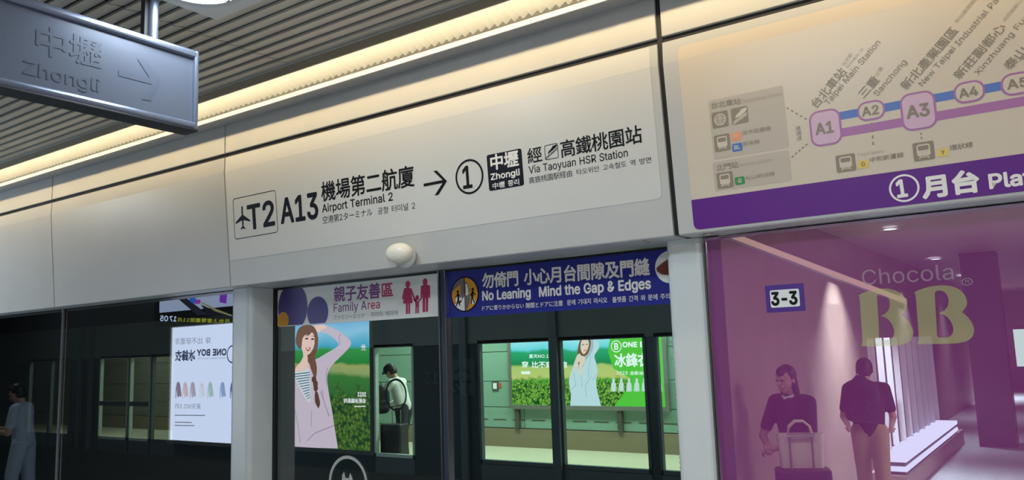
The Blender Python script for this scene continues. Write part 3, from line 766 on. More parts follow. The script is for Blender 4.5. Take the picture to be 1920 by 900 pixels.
def rpx(mb, fr, TL, TR, BR, BL, r, n=.001, mi=0, mirror=None, ring=None):
    q = [fr.px(*c, mirror) for c in (TL, TR, BR, BL)]
    u0, u1 = (q[0][0] + q[3][0]) / 2, (q[1][0] + q[2][0]) / 2
    v1, v0 = (q[0][1] + q[1][1]) / 2, (q[2][1] + q[3][1]) / 2
    if ring:
        o_, i_ = rrect(u0, v0, u1, v1, r), rrect(u0 + ring, v0 + ring, u1 - ring, v1 - ring, max(r - ring, .001))
        k = len(o_)
        mb.add([fr.P(u, v, n) for u, v in o_] + [fr.P(u, v, n) for u, v in i_], [(i, (i + 1) % k, k + (i + 1) % k, k + i) for i in range(k)], mi)
    else:
        mb.poly(fr, rrect(u0, v0, u1, v1, r), n, mi)
    return u0, v0, u1, v1


def ppx(mb, fr, pts, n=.001, mi=0, mirror=None):
    mb.poly(fr, [fr.px(*q, mirror) for q in pts], n, mi)


def spx(mb, fr, pts, wpx, n=.001, mi=0, mirror=None):
    """stroke through pixels, its width given in pixels at the first point"""
    a, c = fr.px(*pts[0], mirror), fr.px(pts[0][0], pts[0][1] + wpx, mirror)
    mb.stroke(fr, [fr.px(*q, mirror) for q in pts], math.hypot(a[0] - c[0], a[1] - c[1]), n, mi)


def zoom(x0, y0, s, pts):
    return [(x0 + x / s, y0 + y / s) for x, y in pts]


# ------------------------------------------------------------------ direction sign
xa, xb = SEAMS[2]
t = thing('direction_sign', 'wide direction sign panel with black lettering T2 A13 and arrow over the doors', 'sign', ((xa + xb) / 2, 2.60, H + .374))
b = MB(); lower_panel(b, xa, xb, 2.885); b.build('panel', 'panel', t)
b = MB()
v0 = (LO.px(430, 487)[1] + LO.px(1250, 374)[1]) / 2
r = .02
edge = [(xb - .03, VB)] + [(xb - .03 - r + r * math.cos(math.radians(a)), v0 + r + r * math.sin(math.radians(a))) for a in range(0, -91, -15)] + [(xa + .004, v0), (xa + .004, VB)]
b.poly(LO, edge, .0008)
b.poly(UPS, [(xa + .004, 0.0), (xb - .03, 0.0), (xb - .03, .074), (xa + .004, .074)], .0008)
b.build('white_film', 'film', t, label='white printed film covering the upper part of the panel')

b = MB()
rpx(b, LO, (436.7, 372.7), (517.3, 356), (521.7, 436), (440.4, 449.3), .018, .0014, ring=.0035)
ppx(b, LO, zoom(430, 340, 7.5, [(182, 342), (192, 360), (194, 470), (297, 545), (297, 565), (203, 545), (203, 628), (230, 658), (232, 672), (198, 660), (163, 680), (165, 662), (185, 635), (180, 548), (90, 603), (92, 578), (175, 478), (172, 362)]), .0014)
text(b, LO, 'T2', (466.7, 430.3), (515.3, 421), (466.7, 386), .038, .0014)
text(b, LO, 'A13', (528.4, 418.7), (596.7, 408), (528.4, 373.2), .038, .0014)
b.build('terminal_code', 'navy_ink', t, label='black boxed aeroplane symbol with T2 and the code A13')
b = Lines()
text(b, LO, '機場第二航廈', (604, 377.8), (777.4, 348.2), (603.2, 342), .017, .0014)
text(b, LO, 'Airport Terminal 2', (604.8, 398.3), (737, 375.7), (604.8, 384), .025, .0014)
text(b, LO, '高鐵桃園站', (1053, 295.8), (1204.7, 266.7), (1050.8, 264.5), .014, .0014)
text(b, LO, '經', (990.7, 307.3), (1017.3, 301.7), (989.3, 279.3), .012, .0014)
text(b, LO, 'Via Taoyuan HSR Station', (992.3, 325.7), (1177.7, 293.3), (990.7, 312.3), .012, .0014)
b.build('lettering', 'ink', t)
b = Lines()
text(b, LO, '空港第2ターミナル', (606, 419.8), (698.9, 403.9), (606, 405.8), 0, .0014)
text(b, LO, '공항 터미널 2', (709, 402.6), (779, 391.8), (709, 389.4), 0, .0014)
text(b, LO, '高鉄桃園駅経由', (992.7, 345), (1073.3, 330.7), (992, 332.7), 0, .0014)
text(b, LO, '타오위안 고속철도 역 방면', (1081.7, 328.3), (1221.7, 305), (1081, 317.3), 0, .0014)
b.build('small_lettering', 'ink', t)
b = MB()
spx(b, LO, [(794.7, 347.3), (836, 339.3)], 5.6, .0014)
a0, a1, a2 = LO.px(816, 323), LO.px(836, 339.6), LO.px(818.5, 366)
w = .0125
b.poly(LO, [LO.px(812.8, 320.8), LO.px(819.5, 319.8), LO.px(838.6, 339.5), LO.px(833, 340.3)], .00145)
b.poly(LO, [LO.px(833, 338.6), LO.px(838.6, 339.5), LO.px(822.5, 365.5), LO.px(815.2, 366.8)], .00148)
b.build('arrow', 'ink', t)
b = MB()
c = LO.px(880.3, 331.3); rr = abs(LO.px(906.8, 327)[0] - c[0])
b.ring(LO, c, rr * .875, rr, .0014)
text(b, LO, '1', (869.8, 353.6), (885.6, 351), (869.8, 313.0), .03, .0014)
b.build('platform_number', 'ink', t, label='black circle with the number 1')
b = MB(); rpx(b, LO, (912.9, 290.9), (978.3, 278.3), (982.7, 347.3), (917.3, 358.9), .009, .0014)
o = b.build('name_plate', 'navy_ink', t, label='black plate with white station name')
b = Lines()
text(b, LO, '中壢', (921.5, 319.3), (973, 309.8), (920.6, 291.5), .028, .0018)
text(b, LO, 'Zhongli', (921.3, 337.6), (975, 328), (920.7, 326.5), .05, .0018)
text(b, LO, '中壢 쫑리', (924.7, 354.3), (974, 346), (924, 343.5), .015, .0018)
b.build('lettering', 'white_ink', o)
b = MB()
u0, v0_, u1, v1 = rpx(b, LO, (1020.7, 272.7), (1046, 268.3), (1047.7, 295.7), (1022.7, 301), .006, .0014, ring=.0025)
Q = lambda s, q: (u0 + (u1 - u0) * s, v0_ + (v1 - v0_) * q)
b.poly(LO, [Q(.2, .36), Q(.3, .56), Q(.5, .7), Q(.62, .86), Q(.94, .92), Q(.94, .8), Q(.8, .7), Q(.55, .55)], .0014)
b.stroke(LO, [Q(.04, .14), Q(.95, .68)], .0025, .0014); b.stroke(LO, [Q(.04, .06), Q(.95, .6)], .0018, .0014)
b.build('rail_symbol', 'ink', t)

# white sensor dome on the sign's lower edge
t = thing('sensor_dome', 'white egg shaped sensor dome on the lower edge of the direction sign', 'sensor', (-2.40, 2.60, H + .40))
c = LO.px(766, 474.5)
b = MB(); b.ellipsoid(LO.P(c[0] + .004, c[1] - .018, .023), (.056, .022, .050)); b.build('base', 'dome_base', t, smooth=True)
b = MB(); b.ellipsoid(LO.P(c[0] - .004, c[1], .054), (.068, .046, .044)); b.build('cover', 'dome', t, smooth=True)

# ------------------------------------------------------------------ route map panel
xa, xb = SEAMS[3]
t = thing('route_map_sign', 'route map panel with blue and purple line and purple platform band', 'sign', (0.25, 2.60, H + .374))
b = MB(); lower_panel(b, xa, xb, 2.745); b.build('panel', 'panel', t)
uL = (LO.px(1298, 420)[0] + LO.px(1276, 130)[0]) / 2
vbot = (LO.px(1310, 431.5)[1]) + .002
r = .02
b = MB()
pts = [(xb, VB), (uL, VB)] + [(uL + r - r * math.cos(math.radians(a)), vbot + r - r * math.sin(math.radians(a))) for a in range(0, 91, 15)] + [(xb, vbot)]
b.poly(LO, pts, .0008)
tp = UPS.px(1290, 84)[1]
b.poly(UPS, [(xb, 0.0), (xb, tp)] + [(uL + r - r * math.cos(math.radians(a)), tp - r + r * math.sin(math.radians(a))) for a in range(90, -1, -15)] + [(uL, 0.0)], .0008)
b.build('map_film', 'map_film', t)
vt = (LO.px(1294.2, 375.6)[1] + LO.px(1900, 290.5)[1]) / 2
b = MB()
b.poly(LO, [(xb, vt), (uL, vt)] + [(uL + r - r * math.cos(math.radians(a)), vbot + r - r * math.sin(math.radians(a))) for a in range(0, 91, 15)] + [(xb, vbot)], .0014)
o = b.build('platform_band', 'band', t, label='purple band with white platform number')
b = MB()
c = LO.px(1695.4, 352.8); rr = abs(LO.px(1724, 348)[0] - c[0])
b.ring(LO, c, rr * .86, rr, .0018)
text(b, LO, '1', (1684.5, 370), (1701.5, 367.4), (1684.5, 338.5), .05, .0018)
text(b, LO, '月台', (1732.7, 371.5), (1836.5, 358.0), (1732.2, 332), .05, .0018)
text(b, LO, 'Platform', (1857, 353.5), (2039, 331.5), (1855.6, 327.5), .055, .0018)
b.build('lettering', 'white_ink', o)
b = MB(); spx(b, LO, [(1552, 222), (1990, 140)], 15, .0012); b.build('blue_line', 'map_blue', t)
b = MB(); spx(b, LO, [(1552, 253.5), (1990, 177.5)], 16, .0012); b.build('purple_line', 'map_purple', t)
for nm, L_, R_, cc, hp, big, ta, tb, tt in (
        ('A1', 1518.2, 1578.4, (1548, 239.4), 68, 1, (1531, 252.8), (1563, 247.5), (1531, 232.5)),
        ('A2', 1607, 1660, (1633.4, 207.4), 37, 0, (1617.6, 218.4), (1648, 213.2), (1617.6, 202)),
        ('A3', 1688.6, 1756.4, (1722, 208), 72, 1, (1701.6, 222.6), (1743, 215.6), (1701.6, 200)),
        ('A4', 1787, 1847.5, (1817.4, 172.4), 41, 0, (1799.8, 184.6), (1834, 177.8), (1799.8, 168.0)),
        ('A5', 1876.3, 1940, (1907, 157), 43, 0, (1890, 168), (1928, 161), (1890, 151))):
    c = LO.px(*cc)
    hu = abs(LO.px(R_, cc[1])[0] - LO.px(L_, cc[1])[0]) / 2
    hv = abs(LO.px(cc[0], cc[1] - hp / 2)[1] - LO.px(cc[0], cc[1] + hp / 2)[1]) / 2
    rad = min(hu, hv) * (.62 if big else .9)
    o = MB()
    o.poly(LO, rrect(c[0] - hu, c[1] - hv, c[0] + hu, c[1] + hv, rad), .0016)
    o = o.build('station_badge', 'map_purple', t)
    b = MB(); b.poly(LO, rrect(c[0] - hu + .006, c[1] - hv + .006, c[0] + hu - .006, c[1] + hv - .006, rad - .006), .0020)
    b.build('badge_face', 'map_lilac' if big else 'map_film', o)
    b = MB(); text(b, LO, nm, ta, tb, tt, .05, .0024); b.build('lettering', 'map_grey', o)
b = MB()
text(b, LO, '台北車站', (1532.2, 204), (1589, 135.6), (1518.6, 192.7), .015, .0014)
text(b, LO, '三重', (1620.7, 185.3), (1651, 151.6), (1607.5, 173.5), .015, .0014)
text(b, LO, '新北產業園區', (1701, 170), (1798.8, 59), (1687, 158), .015, .0014)
text(b, LO, '新莊副都心', (1800.5, 150), (1888.6, 51.8), (1787, 138), .015, .0014)
text(b, LO, '泰山', (1894.7, 132.8), (1927.7, 95.8), (1881, 120.5), .015, .0014)
text(b, LO, 'Taipei Main Station', (1553.3, 197.8), (1652, 80.4), (1545, 190.8), .008, .0014)
text(b, LO, 'Sanchong', (1645.6, 181), (1701, 116.7), (1637.4, 174), .008, .0014)
text(b, LO, 'New Taipei Industrial Park', (1730, 162.6), (1886, -12), (1722, 155.6), .008, .0014)
text(b, LO, 'Xinzhuang Fuduxin', (1835, 141.8), (1960, -2), (1827, 135), .008, .0014)
text(b, LO, 'Taishan', (1921, 119.8), (1985, 45), (1913, 113), .008, .0014)
text(b, LO, '台北車站', (1334.5, 204.3), (1389.5, 195), (1334, 192.7), .01, .0018)
text(b, LO, '北門站', (1344, 321), (1385.3, 314), (1343.3, 309.3), .01, .0018)
text(b, LO, '淡水信義線', (1392, 253.5), (1446, 244.5), (1391.6, 244.8), 0, .0018)
text(b, LO, '板南線', (1393.5, 274.3), (1425, 269), (1393, 266), 0, .0018)
text(b, LO, '松山新店線', (1399.3, 337.8), (1453, 329), (1399, 330), 0, .0018)
text(b, LO, '中和新蘆線', (1632, 305), (1695, 294.6), (1631.4, 295.5), .01, .0014)
text(b, LO, '環狀線', (1781.5, 283), (1825, 275.6), (1781.2, 272.5), .01, .0014)
for i, ch in enumerate('連通道'):
    text(b, LO, ch, (1492 + i, 245.5 + i * 9.4), (1502 + i, 243.8 + i * 9.4), (1491.8 + i, 237 + i * 9.4), 0, .0014)
b.build('lettering', 'map_grey', t)
b = Lines()
text(b, LO, '台北駅', (1584.4, 124.4), (1600, 102), (1578.5, 119.6), 0, .0014)
text(b, LO, '타이베이 역', (1591, 129), (1620, 93.3), (1586.5, 124.6), 0, .0014)
text(b, LO, '三重', (1645.6, 144.4), (1656.7, 127.8), (1640, 139.6), 0, .0014)
text(b, LO, '新北產業園區', (1795, 44), (1836.5, -5), (1789.5, 39), 0, .0014)
text(b, LO, '新莊副都心', (1885.4, 40.3), (1918, 2.4), (1880, 35.6), 0, .0014)
text(b, LO, 'Taipei Main Station', (1392, 193.2), (1467, 178.5), (1391.8, 186.8), 0, .0018)
text(b, LO, 'Beimen Station', (1387.7, 313), (1447.9, 302), (1387.4, 306.8), 0, .0018)
text(b, LO, 'Taipei Metro', (1608, 293.6), (1657, 286), (1607.8, 288), 0, .0014)
b.build('small_lettering', 'map_pale', t)
b = MB()
rpx(b, LO, (1328.9, 189.2), (1469.3, 160), (1478.7, 277.8), (1337.5, 298.8), .008, .0012)
rpx(b, LO, (1336.8, 304.7), (1481, 280.6), (1484, 337.8), (1341, 360.2), .008, .0012)
b.build('transfer_box', 'map_box', t)
b = MB()
for p, q, m_ in (((1475, 202), (1517, 226.5), 5), ((1484.5, 294.9), (1517, 267.3), 5), ((1634.6, 230), (1638, 278), 4), ((1727, 249), (1728.6, 265), 2)):
    for i in range(m_):
        s0, s1 = i / m_, (i + .5) / m_
        spx(b, LO, [(p[0] + (q[0] - p[0]) * s0, p[1] + (q[1] - p[1]) * s0), (p[0] + (q[0] - p[0]) * s1, p[1] + (q[1] - p[1]) * s1)], 2.6, .0013)
b.build('dashes', 'map_grey', t)
# small square symbols of the other lines
def symbol(kind, TL, TR, BR, BL):
    mb = MB()
    a0, c0, a1, c1 = rpx(mb, LO, TL, TR, BR, BL, .005, .0018)
    q = lambda s, w_: (a0 + (a1 - a0) * s, c0 + (c1 - c0) * w_)
    o_ = mb.build('transfer_symbol', 'map_grey', t)
    mb = MB()
    if kind == 'metro':
        mb.poly(LO, rrect(*q(.18, .24), *q(.82, .88), (a1 - a0) * .12), .0022)
        mb.stroke(LO, [q(.34, .24), q(.26, .1)], .003, .0022); mb.stroke(LO, [q(.66, .24), q(.74, .1)], .003, .0022); mb.stroke(LO, [q(.3, .18), q(.7, .18)], .0025, .0022)
        mb.poly(LO, rrect(*q(.25, .56), *q(.75, .8), .003), .0026, 1)
    elif kind == 'rail':
        mb.poly(LO, [q(.2, .36), q(.3, .56), q(.5, .7), q(.62, .86), q(.94, .92), q(.94, .76), q(.8, .62), q(.55, .45)], .0022)
        mb.stroke(LO, [q(.08, .14), q(.93, .58)], .004, .0022); mb.stroke(LO, [q(.08, .03), q(.93, .48)], .003, .0022)
    else:
        c_ = q(.5, .5); R0 = (a1 - a0) * .36
        mb.ring(LO, c_, R0 * .82, R0, .0022)
        for w_ in (.38, .5, .6):
            mb.stroke(LO, [q(.2, w_), q(.8, w_)], .003, .0022)
        mb.stroke(LO, [q(.5, .24), q(.5, .8)], .004, .0022)
        mb.stroke(LO, [q(.36, .74), q(.5, .64), q(.64, .74)], .003, .0022); mb.stroke(LO, [q(.34, .26), q(.66, .26)], .003, .0022)
    mb.build('pictogram', ['map_film', 'map_grey'], o_)
symbol('ring', (1334.5, 211.8), (1364.8, 206.7), (1366.7, 236.5), (1336.3, 241.7))
symbol('rail', (1370.9, 203.6), (1402, 198.5), (1404, 229.3), (1372.5, 234.7))
symbol('metro', (1338.7, 254.5), (1368.3, 249.8), (1370.2, 280.6), (1341, 286))
symbol('metro', (1344, 325), (1373.7, 320.3), (1376, 350), (1345.7, 355.5))
symbol('metro', (1567, 292.4), (1603, 287), (1605.6, 319), (1569, 325))
symbol('metro', (1711, 269), (1750, 263.6), (1753.6, 297.6), (1713.6, 303.6))
for ch, mm, ink, c_, w_ in (('R', 'map_orange', 'map_film', (1380.5, 256), 19), ('BL', 'map_bl', 'map_film', (1382.7, 276.3), 19.5), ('G', 'map_green', 'map_film', (1387.5, 339), 19),
                            ('O', 'map_yellow', 'map_grey', (1618.5, 308), 21), ('Y', 'map_yellow', 'map_grey', (1768, 285.8), 21)):
    cu = LO.px(*c_); s = abs(LO.px(c_[0] + w_ / 2, c_[1])[0] - cu[0])
    mb = MB(); mb.poly(LO, rrect(cu[0] - s, cu[1] - s * .78, cu[0] + s, cu[1] + s * .78, s * .3), .0018)
    o = mb.build('line_tile', mm, t)
    mb = MB(); k = s * (.55 if len(ch) == 2 else .32)
    text_uv(mb, LO, ch, (cu[0] - k, cu[1] - s * .38), (cu[0] + k, cu[1] - s * .38), (cu[0] - k, cu[1] + s * .4), .05, .0022)
    mb.build('lettering', ink, o)

# tiny steel sensors under the header
for px_, lb in (((1213, 452), 'tiny steel sensor under the header over the blue banner'), ((1327, 439), 'tiny steel sensor under the header over the purple panel'),
                ((467, 537.5), 'tiny steel sensor under the header by the left pillar')):
    d = ray(*px_); k = (.372) / d.z; q = EYE + d * k
    b = MB(); b.ellipsoid(q, (.018, .010, .005), 12, 6)
    o = b.build('ceiling_sensor', 'screw', smooth=True)
    tag(o, lb, 'sensor', 'header sensors')

# ------------------------------------------------------------------ pillars between glass and doors


def round_box(mb, x0, x1, y0, y1, z0, z1, r, k=5):
    """box whose two front (low y) vertical edges are rounded"""
    pts = [(x1, y1), (x0, y1)]
    pts += [(x0 + r - r * math.cos(math.radians(90 * i / k)), y0 + r - r * math.sin(math.radians(90 * i / k))) for i in range(k + 1)]
    pts += [(x1 - r + r * math.sin(math.radians(90 * i / k)), y0 + r - r * math.cos(math.radians(90 * i / k))) for i in range(k + 1)]
    n = len(pts)
    mb.add([(x, y, z0) for x, y in pts] + [(x, y, z1) for x, y in pts],
           [(i, i + 1, n + i + 1, n + i) for i in range(n - 1)] + [(n - 1, 0, n, 2 * n - 1), tuple(range(n - 1, -1, -1)), tuple(range(n, 2 * n))])


for x0, x1, y0, y1, lb in ((-3.716, -3.555, 2.695, 2.89, 'pale enamel pillar between the dark glass screen and the family area door'),
                           (-1.205, -1.062, 2.712, 2.89, 'pale enamel pillar between the blue banner and the purple advert panel')):
    b = MB(); round_box(b, x0, x1, y0, y1, 0.0, H + .374, .03)
    o = b.build('door_pillar', 'pillar')
    tag(o, lb, 'pillar', 'door pillars')

# ------------------------------------------------------------------ fixed glass screens to the left
def pane(mb, x0, x1, y, z0, z1, th=.012):
    """glass sheet: the mirror share sits on its front face, the other faces are clear"""
    vs = [(x0, y, z0), (x1, y, z0), (x1, y, z1), (x0, y, z1), (x0, y + th, z0), (x1, y + th, z0), (x1, y + th, z1), (x0, y + th, z1)]
    mb.add(vs, [(0, 1, 2, 3)], 0)
    mb.add(vs, [(5, 4, 7, 6), (0, 4, 5, 1), (3, 2, 6, 7), (0, 3, 7, 4), (1, 5, 6, 2)], 1)


for x0, x1, lb in ((-8.2, -5.575, 'dark fixed glass screen at the left end, reflecting a person'), (-5.555, -3.725, 'dark fixed glass screen beside the left pillar, reflecting a white poster')):
    t = thing('glass_screen', lb, 'glass screen', ((x0 + x1) / 2, 2.745, 0.0), 'fixed glass screens')
    b = MB(); pane(b, x0 + .004, x1 - .004, 2.742, .12, H + .372); b.build('glass_pane', ['glass_side', 'glass_back'], t)
    b = MB(); b.box((x0, 2.735, 0), (x1, 2.77, .12)); b.build('base_rail', 'frame_dark', t)
    b = MB(); b.box((x1 - .009, 2.728, .12), (x1 + .009, 2.741, H + .372)); b.build('edge_strip', 'chrome', t)

# ------------------------------------------------------------------ sliding doors
YD = 2.85
DR = Fr((0, YD, H), (1, 0, 0), (0, 0, 1))
ZT = H + .372
t1 = thing('sliding_door', 'left glass sliding door with white family area banner', 'door', (-3.03, YD, 0.0), 'platform sliding doors')
t2 = thing('sliding_door', 'right glass sliding door with blue no leaning banner', 'door', (-1.82, YD, 0.0), 'platform sliding doors')
b = MB(); pane(b, -3.530, -2.390, YD + .004, .10, ZT - .010); b.build('glass_pane', ['glass', 'glass_back'], t1)
b = MB(); b.box((-3.60, YD - .004, .0), (-3.530, YD + .03, ZT)); b.build('seal', 'black', t1)
b = MB(); b.box((-3.530, YD - .004, ZT - .010), (-2.38, YD + .03, ZT)); b.box((-3.530, YD - .004, .0), (-2.38, YD + .03, .10)); b.build('rail', 'frame_dark', t1)
b = MB(); b.box((-2.389, YD - .012, .0), (-2.381, YD + .03, ZT)); b.build('edge_strip', 'chrome', t1)
b = MB(); b.box((-2.381, YD - .006, .0), (-2.3722, YD + .03, ZT)); b.build('gasket', 'black', t1)
b = MB(); b.box((-2.371, YD - .012, .0), (-2.348, YD + .03, ZT)); b.build('stile', 'frame_blue', t2)
b = MB(); b.box((-2.348, YD - .014, .0), (-2.342, YD + .03, ZT)); b.build('edge_strip', 'chrome', t2)
b = MB(); pane(b, -2.342, -1.205, YD + .004, .10, ZT - .010); b.build('glass_pane', ['glass', 'glass_back'], t2)
b = MB(); b.box((-2.342, YD - .004, ZT - .010), (-1.205, YD + .03, ZT)); b.box((-2.342, YD - .004, .0), (-1.205, YD + .03, .10)); b.build('rail', 'frame_dark', t2)
# dotted black border printed on the right door's glass
b = MB()
xe = DR.px(1276, 700)[0]
b.box((xe, YD - .001, .1), (-1.20, YD + .003, H + .16))
z = H + .14
i = 0
while z > .3:
    for j, (dx, r0) in enumerate(((.004, .0062), (.0125, .0045), (.021, .0026))):
        zz = z - (.0095 if j % 2 else 0)
        b.disc(DR, (xe - dx - .002, zz - H), r0, .0012, k=10)
    z -= .019
b.build('dotted_border', 'black', t2)

# family area banner
b = MB()
u0, v0_, u1, v1 = rpx(b, DR, (522, 542), (824.5, 513.5), (826, 591.5), (520.5, 614), .012, .002)
ban = b.build('family_banner', 'white_banner', t1, label='white banner with family pictogram')
zb = lambda pts: zoom(500, 500, 5.647, pts)
b = MB()
c = DR.px(*zb([(278, 430)])[0]); R0 = abs(DR.px(*zb([(436, 430)])[0])[0] - c[0])
pts = [(c[0] + R0 * math.cos(math.radians(a)), c[1] + R0 * 1.12 * math.sin(math.radians(a))) for a in range(0, 360, 8)]
b.poly(DR, [(max(u0 + .002, min(u, u1)), max(v0_ + .004, min(v, v1 - .002))) for u, v in pts], .0026)
c = DR.px(*zb([(543, 483)])[0]); R0 = abs(DR.px(*zb([(656, 483)])[0])[0] - c[0])
pts = [(c[0] + R0 * math.cos(math.radians(a)), c[1] + R0 * 1.02 * math.sin(math.radians(a))) for a in range(0, 360, 8)]
b.poly(DR, [(u, max(v0_ + .004, v)) for u, v in pts], .0026)
b.build('plum_disc', 'plum', ban, label='plain plum coloured discs')
b = MB()
c = DR.px(*zb([(178, 575)])[0]); R0 = abs(DR.px(*zb([(238, 575)])[0])[0] - c[0])
b.poly(DR, [(max(u0 + .002, c[0] + R0 * math.cos(math.radians(a))), max(v0_ + .002, c[1] + R0 * 1.05 * math.sin(math.radians(a)))) for a in range(0, 360, 10)], .003)
b.build('orange_disc', 'orange', ban)
b = Lines()
text(b, DR, '親子友善', (627.1, 565.6), (713.5, 558.3), (626.6, 538.6), .025, .0026, 0)
text(b, DR, 'Family A', (626.6, 585.4), (688, 580), (626.6, 569.8), .012, .0026, 0)
b.build('lettering', 'violet_ink', ban)
b = MB()
text(b, DR, '區', (717, 557.3), (737.3, 555.3), (716, 531.5), .025, .0026)
text(b, DR, 'rea', (690.5, 579.8), (713, 577.8), (690.5, 563.8), .012, .0026)
Zp = lambda pts: [DR.px(*q) for q in zb(pts)]
for hx, hy, hr in ((1498, 187, 25), (1681, 162, 26), (1597, 330, 19)):
    c = DR.px(*zb([(hx, hy)])[0]); b.disc(DR, c, abs(DR.px(*zb([(hx + hr, hy)])[0])[0] - c[0]), .0026, sy=1.12)
b.poly(DR, Zp([(1465, 232), (1478, 222), (1520, 222), (1532, 234), (1550, 385), (1448, 392)]), .0026)
S = lambda pts, w_: b.stroke(DR, Zp(pts), w_, .0028)
S([(1465, 232), (1444, 345)], .009); S([(1530, 234), (1568, 340), (1588, 372)], .009)
b.poly(DR, Zp([(1478, 388), (1499, 387), (1499, 500), (1478, 502)]), .0026); b.poly(DR, Zp([(1504, 387), (1523, 386), (1523, 498), (1504, 500)]), .0026)
b.poly(DR, Zp([(1578, 368), (1617, 365), (1617, 430), (1578, 433)]), .0026)
S([(1585, 372), (1560, 345)], .007); S([(1610, 370), (1640, 335)], .007)
b.poly(DR, Zp([(1578, 433), (1594, 432), (1594, 494), (1578, 496)]), .0026); b.poly(DR, Zp([(1600, 432), (1616, 430), (1616, 492), (1600, 494)]), .0026)
b.poly(DR, Zp([(1645, 202), (1658, 196), (1712, 192), (1726, 200), (1716, 330), (1654, 335)]), .0026)
S([(1645, 204), (1641, 335)], .009); S([(1726, 200), (1728, 330)], .009)
b.poly(DR, Zp([(1655, 333), (1682, 331), (1682, 480), (1655, 483)]), .0026); b.poly(DR, Zp([(1688, 331), (1716, 329), (1712, 476), (1688, 479)]), .0026)
b.build('family_pictogram', 'magenta', ban)
b = Lines()
text(b, DR, 'ファミリーエリア', (626.3, 599.7), (684.2, 596.3), (626.3, 590.8), 0, .0026)
text(b, DR, '파미리 에리아', (696.2, 594.2), (746.7, 591), (696.2, 584.8), 0, .0026)
b.build('small_lettering', 'grey_ink', ban)

# blue banner
b = MB()
vb = (DR.px(842, 595)[1] + DR.px(1262, 570.3)[1]) / 2
b.poly(DR, [(-2.340, vb), (-1.206, vb), (-1.206, .366), (-2.340, .366)], .002)
ban = b.build('warning_banner', 'blue_banner', t2, label='blue banner with white warning lettering')
b = Lines()
text(b, DR, '勿倚門', (905.6, 540.5), (972, 535), (905.4, 513.2), .03, .0026)
text(b, DR, '小心月台間隙及門縫', (984, 534.2), (1218.6, 515.2), (983.8, 505.6), .03, .0026)
text(b, DR, 'No Leaning', (905.6, 563.2), (995.4, 556.8), (905.6, 546.5), .05, .0026)
text(b, DR, 'Mind the Gap & Edges', (1012, 556), (1220.6, 540.8), (1011.8, 538.5), .05, .0026)
text(b, DR, 'ドアに寄りかからない', (905, 582.6), (983, 577.6), (905, 573.6), .01, .0026)
text(b, DR, '隙間とドアに注意', (987, 578), (1056, 573.3), (987, 568), .01, .0026)
text(b, DR, '문에 기대지 마시오', (1064, 572.6), (1139.4, 567.6), (1064, 562.2), .01, .0026)
text(b, DR, '플랫폼 간격 와 문에 주의', (1149, 567.4), (1256.6, 560.4), (1149, 556.8), .01, .0026)
b.build('lettering', 'white_ink', ban)
c = DR.px(872, 551.6); R0 = (DR.px(897.4, 551)[0] - DR.px(846.8, 551)[0]) / 2
b = MB()
b.disc(DR, c, R0, .0026, 0, 40)
b.build('warning_disc', 'orange', ban)
cc = lambda s, q: (c[0] + s * R0, c[1] + q * R0)
arc = lambda a0, a1, R=1: [(c[0] + R * R0 * math.cos(math.radians(a)), c[1] + R * R0 * math.sin(math.radians(a))) for a in range(a0, a1 + 1, 6)]
b = MB()
b.poly(DR, [cc(-.03, .98)] + arc(96, 168, .99) + [cc(-.7, .36), cc(-.3, .62), cc(-.3, -.35), cc(-.03, -.2)], .0030)
b.poly(DR, [cc(.05, .72), cc(.22, .66), cc(.34, .3), cc(.34, -.3), cc(.05, -.45)], .0030)
b.poly(DR, [cc(.05, -.98), cc(.05, -.45), cc(.34, -.3), cc(.5, -.05), cc(.2, -.85)], .0030)
b.build('door_symbol', 'grey_ink', ban)
b = MB()
b.poly(DR, arc(216, 270, .98) + [cc(0, -.1), cc(-.2, -.3)], .0032)
b.poly(DR, [cc(.09, .62), cc(.2, .56), cc(.28, .28), cc(.28, -.02), cc(.09, -.1)], .0032)
b.disc(DR, cc(-.45, -.28), R0 * .24, .0032); b.poly(DR, [cc(.42, -.62), cc(.82, -.6), cc(.6, -.1)], .0032)
b.build('floor_symbol', 'white_banner', ban)
b = MB()
for hx, hy, lean in ((-.5, .18, -.12), (.6, .24, .12)):
    b.disc(DR, cc(hx, hy), R0 * .085, .0036)
    b.stroke(DR, [cc(hx, hy - .1), cc(hx - lean * .3, hy - .42)], R0 * .15, .0036)
    b.stroke(DR, [cc(hx - lean * .3, hy - .4), cc(hx - .14, hy - .85)], R0 * .08, .0036); b.stroke(DR, [cc(hx - lean * .3, hy - .4), cc(hx + .12, hy - .82)], R0 * .08, .0036)
    b.stroke(DR, [cc(hx, hy - .14), cc(hx - .2, hy - .36)], R0 * .06, .0036); b.stroke(DR, [cc(hx, hy - .14), cc(hx + .22, hy - .34)], R0 * .06, .0036)
b.stroke(DR, [cc(0.0, .98), cc(0.02, -.98)], R0 * .05, .0036)
b.ring(DR, c, R0 * .96, R0 * 1.03, .0036)
b.build('figures', 'ink', ban)
c2 = DR.px(1257, 500.5); R2 = .062
b = MB(); b.disc(DR, c2, R2, .0026, 0, 40); o = b.build('hand_disc', 'white_banner', ban)
b = MB()
hp = [(-.95, .02), (-.5, .3), (-.1, .5), (.3, .3), (.1, .22), (.5, .28), (.95, .3), (.95, .12), (.5, .1), (.95, 0), (.95, -.14), (.45, -.08), (.85, -.28), (.8, -.4), (.3, -.28), (-.1, -.5), (-.6, -.42), (-.93, -.2)]
b.poly(DR, [(c2[0] + x * R2 * .96, c2[1] + y * R2) for x, y in hp], .0030)
b.build('hand_symbol', noisy(mat('brown_ink', srgb(120, 58, 40), .5), 4, .05), ban)

